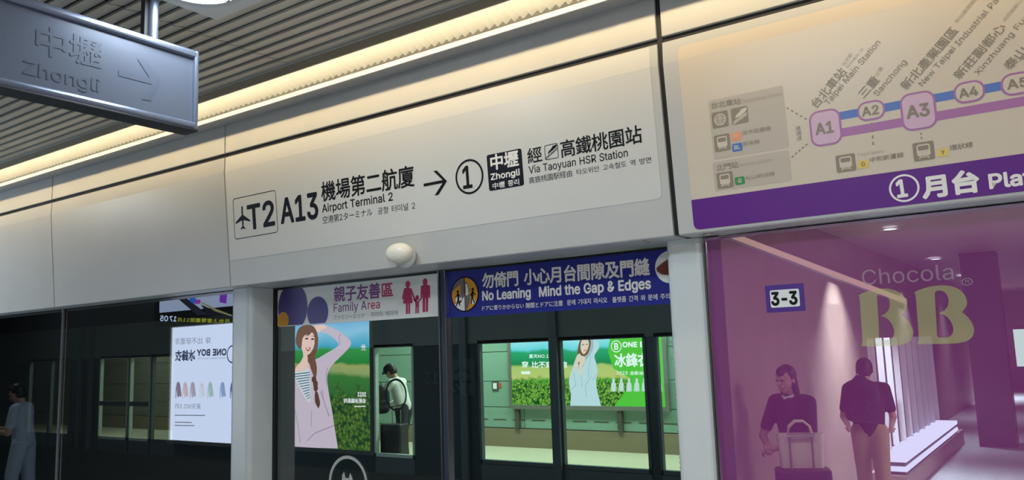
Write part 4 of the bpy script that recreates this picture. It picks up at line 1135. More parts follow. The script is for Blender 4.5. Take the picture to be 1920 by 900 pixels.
# grey ring sticker low on the left door, with two finger tips of its hand symbol
b = MB(); c = DR.px(653, 907); R0 = abs(DR.px(690, 907)[0] - c[0])
b.ring(DR, c, R0 * .885, R0, .0026)
b.poly(DR, [(c[0] - R0 * .32, c[1] - R0 * .1), (c[0] - R0 * .3, c[1] + R0 * .28), (c[0] - R0 * .2, c[1] + R0 * .42), (c[0] - R0 * .12, c[1] + R0 * .2), (c[0] + R0 * .04, c[1] + R0 * .2),
             (c[0] + R0 * .12, c[1] + R0 * .4), (c[0] + R0 * .22, c[1] + R0 * .24), (c[0] + R0 * .34, c[1] - R0 * .1), (c[0], c[1] - R0 * .5)], .0026)
b.build('ring_sticker', mat('grey_sticker', srgb(176, 176, 170), .5), t1, label='pale grey ring sticker')

# ------------------------------------------------------------------ purple advert panel
PP = Fr((0, 2.712, H), (1, 0, 0), (0, 0, 1))
t = thing('advert_board', 'glossy purple advert panel with large gold lettering under the route map', 'advert', (.25, 2.73, 0.0))
b = MB(); b.box((-1.046, 2.712, .05), (1.6, 2.745, H + .37)); b.build('panel', 'purple', t)
b = MB(); b.box((-1.0595, 2.708, .0), (-1.053, 2.745, H + .37)); b.box((-1.0505, 2.708, .0), (-1.046, 2.745, H + .37)); b.build('edge_strip', 'chrome', t)
b = MB(); b.box((-1.053, 2.714, .0), (-1.0505, 2.745, H + .37)); b.box((-1.046, 2.708, .0), (1.6, 2.745, .05)); b.build('gasket', 'black', t)
zc = lambda pts: [PP.px(*q) for q in zoom(1560, 480, 4.5, pts)]
outer = [(218, 337), (260, 313), (340, 286), (430, 275), (500, 281), (565, 306), (612, 352), (632, 410), (622, 456), (590, 496), (640, 540), (674, 596), (686, 648), (672, 700), (630, 735), (560, 754), (470, 759), (246, 763), (258, 718), (252, 620), (241, 470), (232, 352)]
inner = [(380, 345), (392, 323), (428, 318), (468, 343), (488, 398), (481, 446), (455, 482), (412, 506), (460, 524), (503, 570), (525, 630), (516, 680), (482, 704), (432, 708), (402, 696), (396, 600), (385, 420)]


def smooth_loop(pts, corners):
    """Catmull-Rom through the points, sharp where asked"""
    out, n = [], len(pts)
    for i in range(n):
        p0, p1, p2, p3 = pts[i - 1], pts[i], pts[(i + 1) % n], pts[(i + 2) % n]
        if i in corners: p0 = p1
        if (i + 1) % n in corners: p3 = p2
        for k in range(4):
            s = k / 4
            out.append(tuple(.5 * (2 * p1[d] + (p2[d] - p0[d]) * s + (2 * p0[d] - 5 * p1[d] + 4 * p2[d] - p3[d]) * s * s + (3 * p1[d] - p0[d] - 3 * p2[d] + p3[d]) * s ** 3) for d in (0, 1)))
    return out


def filled(loops, fr, n):
    """flat letter with holes as mesh lists"""
    c_ = bpy.data.curves.new('shape', 'CURVE'); c_.dimensions = '2D'; c_.fill_mode = 'BOTH'
    for lp in loops:
        s = c_.splines.new('POLY'); s.points.add(len(lp) - 1)
        for i, (p, q) in enumerate(lp): s.points[i].co = (p, q, 0, 1)
        s.use_cyclic_u = True
    o_ = bpy.data.objects.new('shape', c_); COL.objects.link(o_); bpy.context.view_layer.update()
    me = bpy.data.meshes.new_from_object(o_.evaluated_get(bpy.context.evaluated_depsgraph_get()))
    vs, fs = [fr.P(p.co.x, p.co.y, n) for p in me.vertices], [tuple(p.vertices) for p in me.polygons]
    bpy.data.objects.remove(o_); bpy.data.curves.remove(c_); bpy.data.meshes.remove(me)
    return vs, fs


b = MB()
for f_ in (lambda x, y: (x, y), lambda x, y: (690 + (x - 218) * 1.088, 248 + (y - 275) * 1.018)):
    lo_ = smooth_loop([f_(*q) for q in outer], {0, 9, 16, 17, 18})
    li_ = smooth_loop([f_(*q) for q in inner], {7, 0})
    b.add(*filled([zc(lo_), zc(li_)], PP, .0010))
b.build('large_lettering', 'gold', t, label='two large gold letters')
b = Lines()
text(b, PP, 'Chocola', (1617.5, 534.5), (1789, 523.8), (1617.5, 506.5), 0, .0010)
text(b, PP, '®', (1804, 540.5), (1825.5, 539), (1804, 522), 0, .0010)
b.build('fine_lettering', 'gold_faint', t)
b = MB()
rpx(b, PP, (1434.2, 536), (1506.2, 530.7), (1510.2, 582.7), (1438.2, 586.2), .002, .0012)
o = b.build('number_sticker', 'sticker', t, label='purple sticker with door number 3-3')
b = MB(); rpx(b, PP, (1443.8, 544.4), (1498.7, 541.2), (1500, 574.2), (1445.3, 577.3), .006, .0018); b.build('number_field', 'white_banner', o)
b = MB(); text(b, PP, '3-3', (1448.2, 572.2), (1495, 569.8), (1448.2, 549.0), .06, .0024); b.build('lettering', 'ink', o)

# ------------------------------------------------------------------ hanging sign
SX = -2.50
SG = Fr((SX, 0, H), (0, 1, 0), (0, 0, 1))
t = thing('hanging_sign', 'dark unlit sign box hanging from the ceiling, with faint lettering and arrow', 'sign', (SX - .04, .70, H + .809))
y0, y1, z0, z1 = -.25, 1.668, H + .809, H + 1.109
b = MB(); b.box((SX - .07, y0 + .02, z0 + .026), (SX - .016, y1 - .014, z1 - .016)); b.build('face_panel', 'sign_box', t)


def rail(name, a, c, mb_=None):
    b = MB(); b.box(a, c)
    return b.build(name, 'sign_frame', t, bevel=.011)


rail('top_rail', (SX - .078, y0, z1 - .030), (SX, y1, z1))
b = MB(); b.box((SX - .078, y0, z0 + .006), (SX, y1, z0 + .034)); b.build('bottom_rail', 'sign_frame', t, bevel=.011)
rail('end_rail', (SX - .078, y1 - .017, z0 + .004), (SX + .001, y1 + .001, z1))
rail('end_rail', (SX - .078, y0 - .001, z0 + .004), (SX + .001, y0 + .017, z1))
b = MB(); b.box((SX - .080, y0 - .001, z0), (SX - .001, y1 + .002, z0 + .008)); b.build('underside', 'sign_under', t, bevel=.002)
b = MB()
FC = Fr((SX - .016, 0, H), (0, 1, 0), (0, 0, 1))
text(b, FC, '中壢', (68, 99), (190, 128.5), (68, 44), .02, .0015)
text(b, FC, 'Zhongli', (44, 137), (186, 172), (44, 112), .04, .0015)
b.add(*filled([[FC.px(*q) for q in ((222, 131), (280, 146), (257, 110), (271, 113), (301, 152), (283, 189), (266, 186), (284, 158), (222, 142))]], FC, .0015))
b.build('lettering', mat('sign_lettering', srgb(89, 95, 109), .28, .35), t, label='faint dark lettering with an arrow')
for y in (1.52, .62):
    b = MB(); b.tube([(SX - .055, y, z1 - .005), (SX - .055, y, CZ + .03)], .0165, 20)
    o = b.build('suspension_tube', 'sign_frame', t, smooth=False)
    b = MB(); b.box((SX - .085, y - .03, z1), (SX - .06, y - .012, CZ + .03)); b.build('cable_duct', 'black', o)

# ------------------------------------------------------------------ square ceiling lamp plate at the top edge
t = thing('ceiling_lamp', 'square ceiling lamp with rounded glowing lens above the hanging sign', 'ceiling lamp', (-2.31, 1.53, H + 1.272))
b = MB(); b.box((-2.556, 1.284, H + 1.276), (-2.064, 1.776, H + 1.306)); b.build('plate', 'lip', t, bevel=.004)
PL = Fr((0, 0, H + 1.274), (1, 0, 0), (0, -1, 0))
b = MB(); o_ = rrect(-2.51, -1.715, -2.11, -1.31, .14, 10)
b.prism(PL, o_, -.002, .006); b.build('lens_rim', 'dome_base', t)
b = MB(); b.poly(PL, rrect(-2.485, -1.69, -2.135, -1.335, .13, 10), .0066); o = b.build('lens', 'lens', t, label='glowing white lens')
b = MB(); text_uv(b, PL, '31', (-2.375, -1.69), (-2.325, -1.69), (-2.375, -1.65), .03, .0074); b.build('lettering', 'grey_ink', o)

def curve_px(mb, fr, pts, n, corners=(), mirror=None):
    """smooth closed outline through pixels, filled flat"""
    mb.add(*filled([smooth_loop([fr.px(*q, mirror) for q in pts], set(corners))], fr, n))


# ------------------------------------------------------------------ far side: screen doors, platform, wall
YO = 9.1
FP = Fr((0, YO, H), (1, 0, 0), (0, 0, 1))
FW = Fr((0, 12.2, H), (1, 0, 0), (0, 0, 1))
b = MB(); b.box((-30, 9.1, -0.2), (2, 12.3, 0)); b.build('floor_far', 'floor', kind='structure')
b = MB(); b.box((-30, 12.22, 0), (2, 12.3, 3.4)); b.build('wall_far', 'skirting', kind='structure')
b = MB(); b.box((-30, 9.1, 3.3), (2, 12.3, 3.4)); b.box((-30, 3.0, 3.3), (6, 9.1, 3.4), 1); b.build('ceiling_far', ['wall', 'black'], kind='structure')
b = MB(); b.box((-30, 9.06, H + .11), (2, 9.22, H + .80)); b.box((-30, 9.10, H + .80), (2, 9.2, 3.4), 1)
b.build('wall_far_header', ['far_header', 'black'], kind='structure')

WINS = [(-19.9, -19.0), (-18.9, -18.1), (-16.83, -15.82), (-15.69, -15.03), (-14.92, -14.20), (-8.90, -8.165), (-6.89, -5.737), (-5.566, -4.392), (-4.203, -3.05)]
wlab = ['far side screen window at the left end beyond the tracks', 'second far side screen window from the left end beyond the tracks', 'far side screen window with a push bar, left of three together',
        'far side screen window with a push bar, middle of three together', 'far side screen window, right of three together beside the white poster',
        'narrow far side screen window with the standing passenger behind it', 'far side screen window in front of the left half of the green advert',
        'far side screen window in front of the right half of the green advert', 'far side screen window at the right edge, half hidden by the pillar']
for i, ((x0, x1), lb) in enumerate(zip(WINS, wlab)):
    t = thing('platform_screen_window', lb, 'window', ((x0 + x1) / 2, YO, 0.0), 'far side screen windows')
    z0, z1 = H - 1.47, H + .10
    b = MB()
    b.box((x0 - .035, YO - .04, z0 - .05), (x0, YO + .03, z1 + .05)); b.box((x1, YO - .04, z0 - .05), (x1 + .035, YO + .03, z1 + .05))
    b.box((x0 - .035, YO - .04, z1), (x1 + .035, YO + .03, z1 + .05)); b.box((x0 - .035, YO - .04, z0 - .05), (x1 + .035, YO + .03, z0))
    b.build('frame', 'far_frame_pale' if i in (2, 3, 5) else 'far_frame', t)
    b = MB(); pane(b, x0, x1, YO - .01, z0, z1); b.build('glass_pane', ['glass_far', 'glass_back'], t)
    b = MB(); b.box((x0 - .03, YO - .03, -.05), (x1 + .03, YO + .03, z0 - .05)); b.build('lower_panel', 'far_frame', t)
    if i in (2, 3):
        b = MB(); b.box((x0, YO - .05, H - .85), (x1, YO - .02, H - .76)); b.build('push_bar', 'far_frame', t)
    if i == 5:
        b = MB(); c = FP.px(744, 740); b.ring(FP, (c[0], c[1]), .19, .22, .02, sy=1.1); b.build('ring_sticker', 'far_dark', t)
edges = [-30] + [v for w_ in WINS for v in (w_[0] - .036, w_[1] + .036)] + [2]
b = MB()
for i in range(0, len(edges), 2):
    b.box((edges[i], YO - .02, -.05), (edges[i + 1], YO + .05, H + .15), 0)
b.build('wall_far_screen', 'far_dark', kind='structure')
for x in (-17.6, -17.15, -11.2, -7.15, -5.65):
    b = MB(); b.box((x - .06, YO - .10, -1.2), (x + .06, YO - .05, H + .8))
    tag(b.build('screen_post', 'far_frame'), 'dark upright post of the far side screen standing at the track edge', 'post', 'far side screen posts')

# green glass wall panels with steel joints, skirting and posts
b = MB()
zs = [.33, H - 1.02, H - .555, H - .02, H + .55, 3.3]
xs = [-30, -24, -20.4, -16.8, -13.2, -9.6, -8.30, -5.9, -3.4, 2]
b2 = MB()
for (xa_, xb_) in zip(xs, xs[1:]):
    for (za, zb_) in zip(zs, zs[1:]):
        (b if xa_ > -14 else b2).box((xa_ + .006, 12.19, za + .006), (xb_ - .006, 12.22, zb_ - .006))
b2.build('wall_far_plain', 'far_grey', kind='structure')
b.build('wall_far_cladding', 'green_glass', kind='structure')
b = MB(); b.box((-30, 12.15, 0), (2, 12.22, .32)); b.build('baseboard_far', 'skirting', kind='structure')
x = -9.4
while x < -3.2:
    b = MB(); b.box((x, 12.186, H - 1.255), (x + .28, 12.19, H - 1.235)); x += .42
    tag(b.build('dash_sticker', 'post'), 'short grey dash sticker in the row along the far green glass wall', 'sticker', 'dash stickers on the green wall')
for x, lb in ((-8.42, 'short grey post under the left end of the green advert'), (-6.36, 'short grey post under the middle of the green advert'), (-4.75, 'short grey post under the right end of the green advert')):
    b = MB(); b.box((x - .04, 12.12, .3), (x + .04, 12.19, H - 1.0)); tag(b.build('wall_post', 'post'), lb, 'post', 'posts under the green advert')
t = thing('wall_notice', 'small framed notice on the green wall beside the advert', 'notice', (-8.9, 12.17, H - .7))
b = MB(); u0, v0_, u1, v1 = rpx(b, FW, (925.5, 717), (934, 717), (934, 730), (925.5, 730), .005, .03); b.prism(FW, rrect(u0 - .02, v0_ - .02, u1 + .02, v1 + .02, .01), .005, .028); b.build('frame', 'far_frame', t)
b = MB(); b.poly(FW, rrect(u0 + .01, v0_ + .01, u1 - .01, v1 - .01, .004), .032); b.build('sheet', 'white_banner', t)
b = MB(); rpx(b, FW, (936, 718), (941, 718), (941, 727), (936, 727), .004, .02)
tag(b.build('red_label', mat('red_label', srgb(190, 90, 70), .5)), 'tiny red label on the green wall beside the framed notice', 'label')

# big green advert on the far wall
ZA0, ZA1 = H - .975, H + .62
uA0, uA1 = FW.px(964, 700)[0], FW.px(1249, 700)[0]
t = thing('advert_lightbox', 'large glowing green advert lightbox with a hooded woman on the far wall', 'advert', ((uA0 + uA1) / 2, 12.15, ZA0 - .05))
b = MB(); b.box((uA0 - .06, 12.10, ZA0 - .07), (uA1 + .06, 12.19, ZA0)); b.box((uA0 - .06, 12.10, ZA1), (uA1 + .06, 12.19, ZA1 + .07)); b.box((uA0 - .06, 12.10, ZA0), (uA0, 12.19, ZA1)); b.box((uA1, 12.10, ZA0), (uA1 + .06, 12.19, ZA1))
b.build('frame', 'box_frame', t)
PA = Fr((0, 12.12, H), (1, 0, 0), (0, 0, 1))
S_ = FAR_AD_GLOW
m = print_glow('green_advert_print', [(0.0, srgb(40, 130, 50)), (.27, srgb(90, 170, 60)), (.30, srgb(205, 205, 120)), (.41, srgb(190, 205, 120)), (.44, srgb(36, 140, 84)), (.58, srgb(50, 170, 120)), (.61, srgb(120, 220, 235)), (.70, srgb(170, 235, 250)), (1.0, srgb(90, 190, 250))], S_, ZA0, ZA1, (.26, srgb(20, 80, 40), srgb(170, 220, 80)))
b = MB(); b.poly(PA, [(uA0, ZA0 - H), (uA1, ZA0 - H), (uA1, ZA1 - H), (uA0, ZA1 - H)], 0); pr = b.build('poster', m, t, label='backlit summer field print')
b = MB()
ppx(b, PA, [(1150, 764), (1172, 735), (1186, 712), (1150, 690), (1140, 660), (1148, 610), (1249, 605), (1249, 766)], .004)
b.build('green_field', glow('field_green', srgb(92, 200, 66), S_), pr)
b = MB()
curve_px(b, PA, [(1069, 764), (1071, 741), (1069, 729), (1067, 714), (1071, 698), (1077, 680), (1083, 664), (1087, 645), (1094, 634), (1104, 630), (1115, 633), (1122, 641), (1123, 653), (1115, 667), (1118, 680), (1121, 698), (1118, 716), (1121, 736), (1128, 763)], .006, (0, 18))
b.build('hooded_jacket', glow('jacket_white', srgb(206, 222, 234), S_), pr)
b = MB(); curve_px(b, PA, [(1085, 690), (1087, 664), (1091, 640), (1097, 632), (1107, 632), (1113, 640), (1112, 655), (1105, 668), (1098, 678), (1092, 690)], .008)
b.build('hood_lining', glow('print_lining', srgb(172, 192, 210), S_), pr)
b = MB(); curve_px(b, PA, [(1083, 680), (1084, 655), (1087, 641), (1093, 632), (1103, 631), (1108, 640), (1107, 652), (1102, 664), (1094, 670), (1088, 682)], .009); b.build('hair', glow('print_hair', srgb(128, 88, 66), S_), pr)
b = MB(); curve_px(b, PA, [(1089, 650), (1091, 639), (1097, 633), (1103, 637), (1105, 646), (1102, 656), (1096, 664), (1091, 660)], .011)
curve_px(b, PA, [(1078, 694), (1078, 680), (1082, 668), (1087, 663), (1091, 668), (1089, 676), (1085, 680), (1084, 694)], .013, (0, 7)); curve_px(b, PA, [(1086, 702), (1087, 684), (1088, 672), (1093, 667), (1098, 672), (1097, 680), (1092, 688), (1091, 703)], .013, (0, 7))
b.build('face', glow('print_skin', srgb(246, 214, 198), S_), pr)
b = MB(); spx(b, PA, [(1095, 657.5), (1100, 656.5)], 1.6, .014); b.build('mouth', glow('print_mouth', srgb(214, 96, 104), S_), pr)
b = MB()
for q in ((1092, 646.5, 1096, 646), (1099.5, 646, 1103, 645.5)): spx(b, PA, [(q[0], q[1]), (q[2], q[3])], 1.3, .014)
b.build('eyes', glow('print_eyes', srgb(70, 48, 42), S_), pr)
b = MB()
for q in ((1108, 668, 1104, 690), (1110, 705, 1098, 722), (1121, 700, 1112, 712), (1098, 722, 1100, 745), (1104, 690, 1103, 708), (1076, 700, 1080, 722), (1080, 722, 1072, 730), (1090, 704, 1092, 726)): spx(b, PA, [(q[0], q[1]), (q[2], q[3])], 1.0, .008)
b.build('fold_line', glow('print_fold', srgb(160, 180, 202), S_), pr)
b = MB()
text(b, PA, '穿 比不穿還涼', (979.4, 689), (1064, 690), (979, 677.6), .03, .012)
text(b, PA, '夏天NO.1的', (992.7, 671.4), (1038, 671), (992.7, 664.5), .02, .012)
text(b, PA, 'ONE BOY', (1168.3, 650.6), (1229, 649.8), (1168.6, 641.8), .08, .012)
text(b, PA, '冰鋒衣', (1153.7, 687.5), (1218.5, 686.5), (1153.7, 663.6), .03, .012)
text(b, PA, '2023 全新冰鋒系列', (1156.8, 702.5), (1232, 703.5), (1156.8, 695.4), .02, .012)
c = PA.px(1156, 649.4); R0 = .10; b.ring(PA, c, R0 * .84, R0, .012)
text_uv(b, PA, 'B', (c[0] - .035, c[1] - .05), (c[0] + .035, c[1] - .05), (c[0] - .035, c[1] + .05), .06, .012)
rpx(b, PA, (977.8, 696), (995, 696.4), (995, 701.8), (977.8, 701.4), .02, .012)
b.build('lettering', glow('print_white', srgb(245, 250, 245), S_ * 1.05), pr)
b = MB()
for x in (1151, 1165.5, 1180, 1194.5, 1209, 1223, 1237):
    ppx(b, PA, [(x - 3.2, 734), (x - 3.4, 724), (x - 4.2, 734), (x - 5.6, 733.5), (x - 4.2, 719), (x - 2.2, 716), (x - 2.4, 711), (x, 708), (x + 2.4, 711), (x + 2.2, 716), (x + 4.2, 719), (x + 5.6, 733.5), (x + 4.2, 734), (x + 3.4, 724), (x + 3.2, 734)], .012)
b.build('jacket_row', glow('print_pale', srgb(214, 228, 224), S_), pr)

# ------------------------------------------------------------------ our own side behind the camera (seen mirrored in the glass)
YB_ = -.20
BK = Fr((0, YB_, H), (-1, 0, 0), (0, 0, 1))
MG, MD = 2.742, YD + .004             # the two mirroring glass planes
SG_ = AD_GLOW
def lightbox(t, a, c, z0, z1, face):
    b = MB()
    x0, x1 = min(a, c), max(a, c)
    b.box((x0 - .04, -.30, z0 - .04), (x1 + .04, YB_ + .02, z0)); b.box((x0 - .04, -.30, z1), (x1 + .04, YB_ + .02, z1 + .04))
    b.box((x0 - .04, -.30, z0), (x0, YB_ + .02, z1)); b.box((x1, -.30, z0), (x1 + .04, YB_ + .02, z1))
    b.build('frame', 'box_frame', t)
    b = MB(); b.poly(BK, [(-x1, z0 - H), (-x0, z0 - H), (-x0, z1 - H), (-x1, z1 - H)], 0)
    return b.build('poster', face, t)
uL, uR = BK.px(321, 720, MG)[0], BK.px(433, 720, MG)[0] - .5
zt, zbm = H + BK.px(322, 614.5, MG)[1], H + BK.px(380, 828, MG)[1]
t = thing('advert_lightbox', 'white glowing advert lightbox with a row of small jackets, behind the camera', 'advert', (-(uL + uR) / 2, -.25, zbm - .04))
pr = lightbox(t, -uL, -uR, zbm, zt, glow('white_print', srgb(206, 222, 250), SG_))
T_ = lambda mb, s, a, c, t_, bo=0: text(mb, BK, s, a, c, t_, bo, .003, 0, MG)
b = MB(); T_(b, '冰鋒衣', (366, 676), (329, 677), (366, 656), .03); T_(b, 'ONE BOY', (424.5, 665.5), (370, 666.7), (424.5, 654.3), .08); c = BK.px(436, 664, MG); b.ring(BK, c, .085, .10, .003)
b.build('lettering', glow('print_ink', srgb(50, 58, 84), SG_), pr)
b = MB(); T_(b, '穿 比不穿還涼', (395.6, 644), (329, 645.8), (395.6, 631.7)); T_(b, '夏天NO.1的', (377, 767), (328.6, 766), (377, 757)); T_(b, 'ATMOSPHERE FUNCTION', (428, 672.6), (371, 673.9), (428, 669.6))
for y, x0_, x1_ in ((779, 385, 328), (792, 360, 328), (798, 365, 328)):
    spx(b, BK, [(x0_, y), (x1_, y - .5)], 2.0, .003, 0, MG)
b.build('small_lettering', glow('print_grey', srgb(120, 130, 150), SG_), pr)
for x, c3 in ((335, (128, 120, 138)), (348, (196, 180, 190)), (362, (166, 162, 180)), (379, (200, 212, 230)), (395, (160, 190, 190)), (418, (136, 164, 206)), (437, (80, 100, 160))):
    b = MB(); ppx(b, BK, [(x - 5.6, 747), (x - 5.2, 729), (x - 3.4, 719), (x - 1.6, 716), (x + 1, 716), (x + 3, 719), (x + 4.2, 728), (x + 6, 742), (x + 4, 744), (x + 1.4, 742), (x + .5, 746), (x - 2.2, 743), (x - 3.6, 730), (x - 4.4, 747)], .003, 0, MG)
    spx(b, BK, [(x + 1.6, 722), (x + 2.4, 741)], .8, .004, 1, MG); spx(b, BK, [(x - 2.4, 721), (x + 1.8, 721.5)], .8, .004, 1, MG)
    b.build('jacket_picture', [glow('jacket_colour', srgb(*c3), SG_), glow('jacket_shade', srgb(*[int(v * .8) for v in c3]), SG_)], pr)

# the woman poster
uL, uR = BK.px(548.5, 720, MD)[0], BK.px(696, 720, MD)[0]
zt2, zb2 = H + .47, H + BK.px(600, 840, MD)[1]
t = thing('advert_lightbox', 'glowing advert lightbox of a woman in pink jacket by a green hedge, behind the camera', 'advert', (-(uL + uR) / 2, -.25, zb2 - .04))
m = print_glow('hedge_print', [(0.0, srgb(18, 34, 26)), (.12, srgb(24, 60, 40)), (.52, srgb(60, 130, 56)), (.55, srgb(150, 176, 110)), (.60, srgb(166, 180, 110)), (.62, srgb(40, 140, 60)), (.72, srgb(60, 160, 80)), (.745, srgb(60, 180, 215)), (.84, srgb(150, 215, 245)), (1.0, srgb(60, 160, 240))], SG_, zb2, zt2, (.40, srgb(22, 66, 34), srgb(110, 150, 50)))
pr = lightbox(t, -uL, -uR, zb2, zt2, m)
zw = lambda pts: zoom(540, 590, 10 / 3, pts)
PX = lambda mb, pts, n: ppx(mb, BK, zw(pts), n, 0, MD)
CP = lambda mb, pts, n, corners=(): curve_px(mb, BK, zw(pts), n, corners, MD)
b = MB()
CP(b, [(30, 826), (27, 700), (29, 500), (33, 380), (60, 336), (110, 312), (170, 282), (235, 245), (285, 215), (318, 188), (292, 152), (252, 122), (214, 112), (204, 90), (222, 66), (262, 74), (330, 110), (382, 152), (395, 183), (372, 220), (322, 270), (272, 322), (249, 372), (247, 422), (262, 520), (280, 620), (290, 692), (302, 760), (312, 836)], .003, (0, 12, 13, 14, 28))
b.build('pink_jacket', glow('print_pink', srgb(214, 203, 220), SG_), pr); fig = pr
b = MB(); CP(b, [(38, 352), (80, 352), (134, 332), (142, 420), (138, 552), (110, 520), (72, 452), (48, 402)], .005, (0, 2, 4))
b.build('striped_shirt', glow('print_shirt', srgb(226, 236, 240), SG_), pr)
b = MB()
for i in range(11):
    y = 374 + i * 15.5
    a0 = 45 + max(0, i - 1) * 8.6
    spx(b, BK, zw([(a0, y - 2), (139, y - 14)]), 1.7, .007, 0, MD)
b.build('stripes', glow('print_stripe', srgb(50, 120, 150), SG_), pr)
b = MB(); CP(b, [(84, 176), (88, 130), (104, 98), (134, 90), (160, 104), (170, 140), (168, 180), (156, 216), (142, 240), (128, 254), (126, 290), (132, 326), (92, 352), (44, 354), (58, 322), (84, 290), (98, 256), (90, 216)], .006)
CP(b, [(152, 74), (176, 66), (206, 62), (236, 66), (238, 86), (214, 94), (204, 110), (186, 108), (172, 98), (158, 94)], .007)
b.build('face', glow('print_face', srgb(250, 218, 206), SG_), pr)
b = MB(); CP(b, [(112, 206), (124, 207), (134, 204), (148, 204), (142, 220), (130, 228), (118, 220)], .009, (0, 3)); b.build('mouth', glow('print_lips', srgb(206, 84, 98), SG_), pr)
b = MB(); CP(b, [(117, 209), (132, 210), (144, 207), (138, 215), (126, 217)], .010, (0, 2)); b.build('teeth', glow('print_teeth', srgb(250, 244, 240), SG_), pr)
b = MB()
for ex, ey in ((122, 150), (158, 153)):
    CP(b, [(ex - 13, ey + 2), (ex - 5, ey - 5), (ex + 5, ey - 5), (ex + 12, ey + 1), (ex + 4, ey + 5), (ex - 5, ey + 5)], .009, (0, 3))
spx(b, BK, zw([(108, 134), (120, 130), (136, 132)]), .9, .009, 0, MD); spx(b, BK, zw([(150, 134), (160, 132), (170, 138)]), .9, .009, 0, MD)
b.build('eyes', glow('print_eye', srgb(84, 56, 50), SG_), pr)
b = MB(); spx(b, BK, zw([(143, 160), (149, 186), (142, 191)]), .7, .009, 0, MD); b.build('nose_line', glow('print_nose', srgb(226, 178, 166), SG_), pr)
b = MB()
CP(b, [(52, 170), (56, 128), (68, 92), (96, 70), (140, 64), (172, 82), (190, 128), (192, 180), (184, 230), (172, 262), (166, 292), (142, 282), (126, 256), (150, 238), (166, 206), (171, 160), (166, 124), (152, 112), (136, 128), (112, 126), (96, 150), (90, 190), (84, 214), (68, 206)], .010)
CP(b, [(126, 256), (150, 250), (170, 268), (184, 320), (184, 370), (176, 392), (160, 372), (146, 330)], .011)
b.build('hair', glow('print_brown', srgb(122, 84, 66), SG_), pr)
b = MB()
for cx_, cy_, rw, rh in ((168, 404, 15, 20), (177, 432, 15, 20), (179, 460, 14, 18)):
    CP(b, [(cx_ - rw, cy_), (cx_ - rw * .6, cy_ - rh * .8), (cx_ + rw * .5, cy_ - rh), (cx_ + rw, cy_ - 2), (cx_ + rw * .6, cy_ + rh * .8), (cx_ - rw * .5, cy_ + rh)], .012)
CP(b, [(174, 484), (190, 484), (200, 520), (206, 556), (196, 586), (184, 568), (174, 540)], .012, (4,))
b.build('braid', glow('print_braid', srgb(98, 66, 52), SG_), pr)
b = MB()
for q in (((120, 790), (170, 740), (290, 692)), ((40, 560), (70, 720), (78, 800)), ((216, 470), (226, 540), (258, 632)), ((206, 480), (240, 580), (262, 634)), ((250, 330), (240, 380), (244, 440)), ((150, 600), (148, 700)), ((330, 120), (320, 150), (330, 190))):
    spx(b, BK, zw(q), 1.4, .006, 0, MD)
b.build('jacket_folds', glow('print_shadow', srgb(150, 138, 170), SG_), fig)
b = MB()
text(b, BK, '2023', (686.6, 743.5), (671.5, 743.5), (686.6, 735.5), .06, .004, 0, MD)
text(b, BK, '全新冰鋒系列', (686.6, 755.5), (645.6, 755.8), (686.6, 746.8), .04, .004, 0, MD)
spx(b, BK, [(686, 762), (665, 762)], 2, .004, 0, MD)
for k in range(3):
    a = math.radians(60 * k); spx(b, BK, [(682 + 5 * math.cos(a), 650 + 5 * math.sin(a)), (682 - 5 * math.cos(a), 650 - 5 * math.sin(a))], 1.8, .004, 0, MD)
spx(b, BK, [(687, 656), (677, 656)], 1.2, .004, 0, MD)
b.build('lettering', glow('print_white_ink', srgb(235, 245, 245), SG_), pr)

# ceiling-hung passenger monitor
MN = Fr((0, .02, H), (-1, 0, 0), (0, 0, 1))
a, c = MN.px(288, 590, MG)[0], MN.px(433, 590, MG)[0] - .25
z0, z1 = H + MN.px(300, 614, MG)[1], H + .97
t = thing('hanging_monitor', 'ceiling hung passenger information monitor showing a station picture, behind the camera', 'monitor', (-(a + c) / 2, -.02, z0))
b = MB(); b.box((-a, -.06, z0), (-c, .018, z1)); b.build('case', 'black', t, bevel=.006)
zs0 = MN.px(300, 586.5, MG)[1]
b = MB(); b.poly(MN, [(c + .03, zs0), (a - .12, zs0), (a - .12, z1 - H - .05), (c + .03, z1 - H - .05)], .001)
s = b.build('screen', glow('monitor_picture', srgb(150, 166, 196), 3.6), t)
zm = lambda pts: zoom(290, 540, 7.5, pts)
for pts, c3 in (([(330, 150), (600, 380), (760, 380), (420, 120)], (40, 44, 56)), ([(480, 100), (580, 100), (580, 215), (500, 215)], (50, 110, 220)), ([(920, 50), (1025, 50), (1010, 220), (915, 200)], (130, 60, 200)),
                ([(580, 160), (650, 165), (640, 225), (560, 225)], (160, 70, 190)), ([(640, 200), (860, 330), (1090, 400), (1090, 380), (880, 300), (660, 195)], (150, 150, 110)), ([(650, 230), (1020, 400), (760, 390)], (30, 36, 44))):
    b = MB(); ppx(b, MN, zm(pts), .003, 0, MG); b.build('picture_patch', glow('monitor_patch', srgb(*c3), 2.6), s)
b = MB(); text(b, MN, '17', (330.5, 602.5), (318.5, 602), (330.5, 593.5), .05, .003, 0, MG); text(b, MN, '05', (315, 602), (300.5, 601.5), (315, 592.5), .05, .003, 0, MG)
b.build('clock_digits', glow('monitor_white', srgb(190, 215, 250), 3.6), t)
b = MB(); text(b, MN, '月台上會看畫面11月', (432, 606), (334, 603), (432, 598), .02, .003, 0, MG)
b.build('ticker', glow('monitor_yellow', srgb(170, 180, 40), 2.6), t)
b = MB(); b.tube([(-(a + c) / 2, -.02, z1 - .02), (-(a + c) / 2, -.02, CZ + .03)], .02); b.build('suspension_tube', 'black', t)

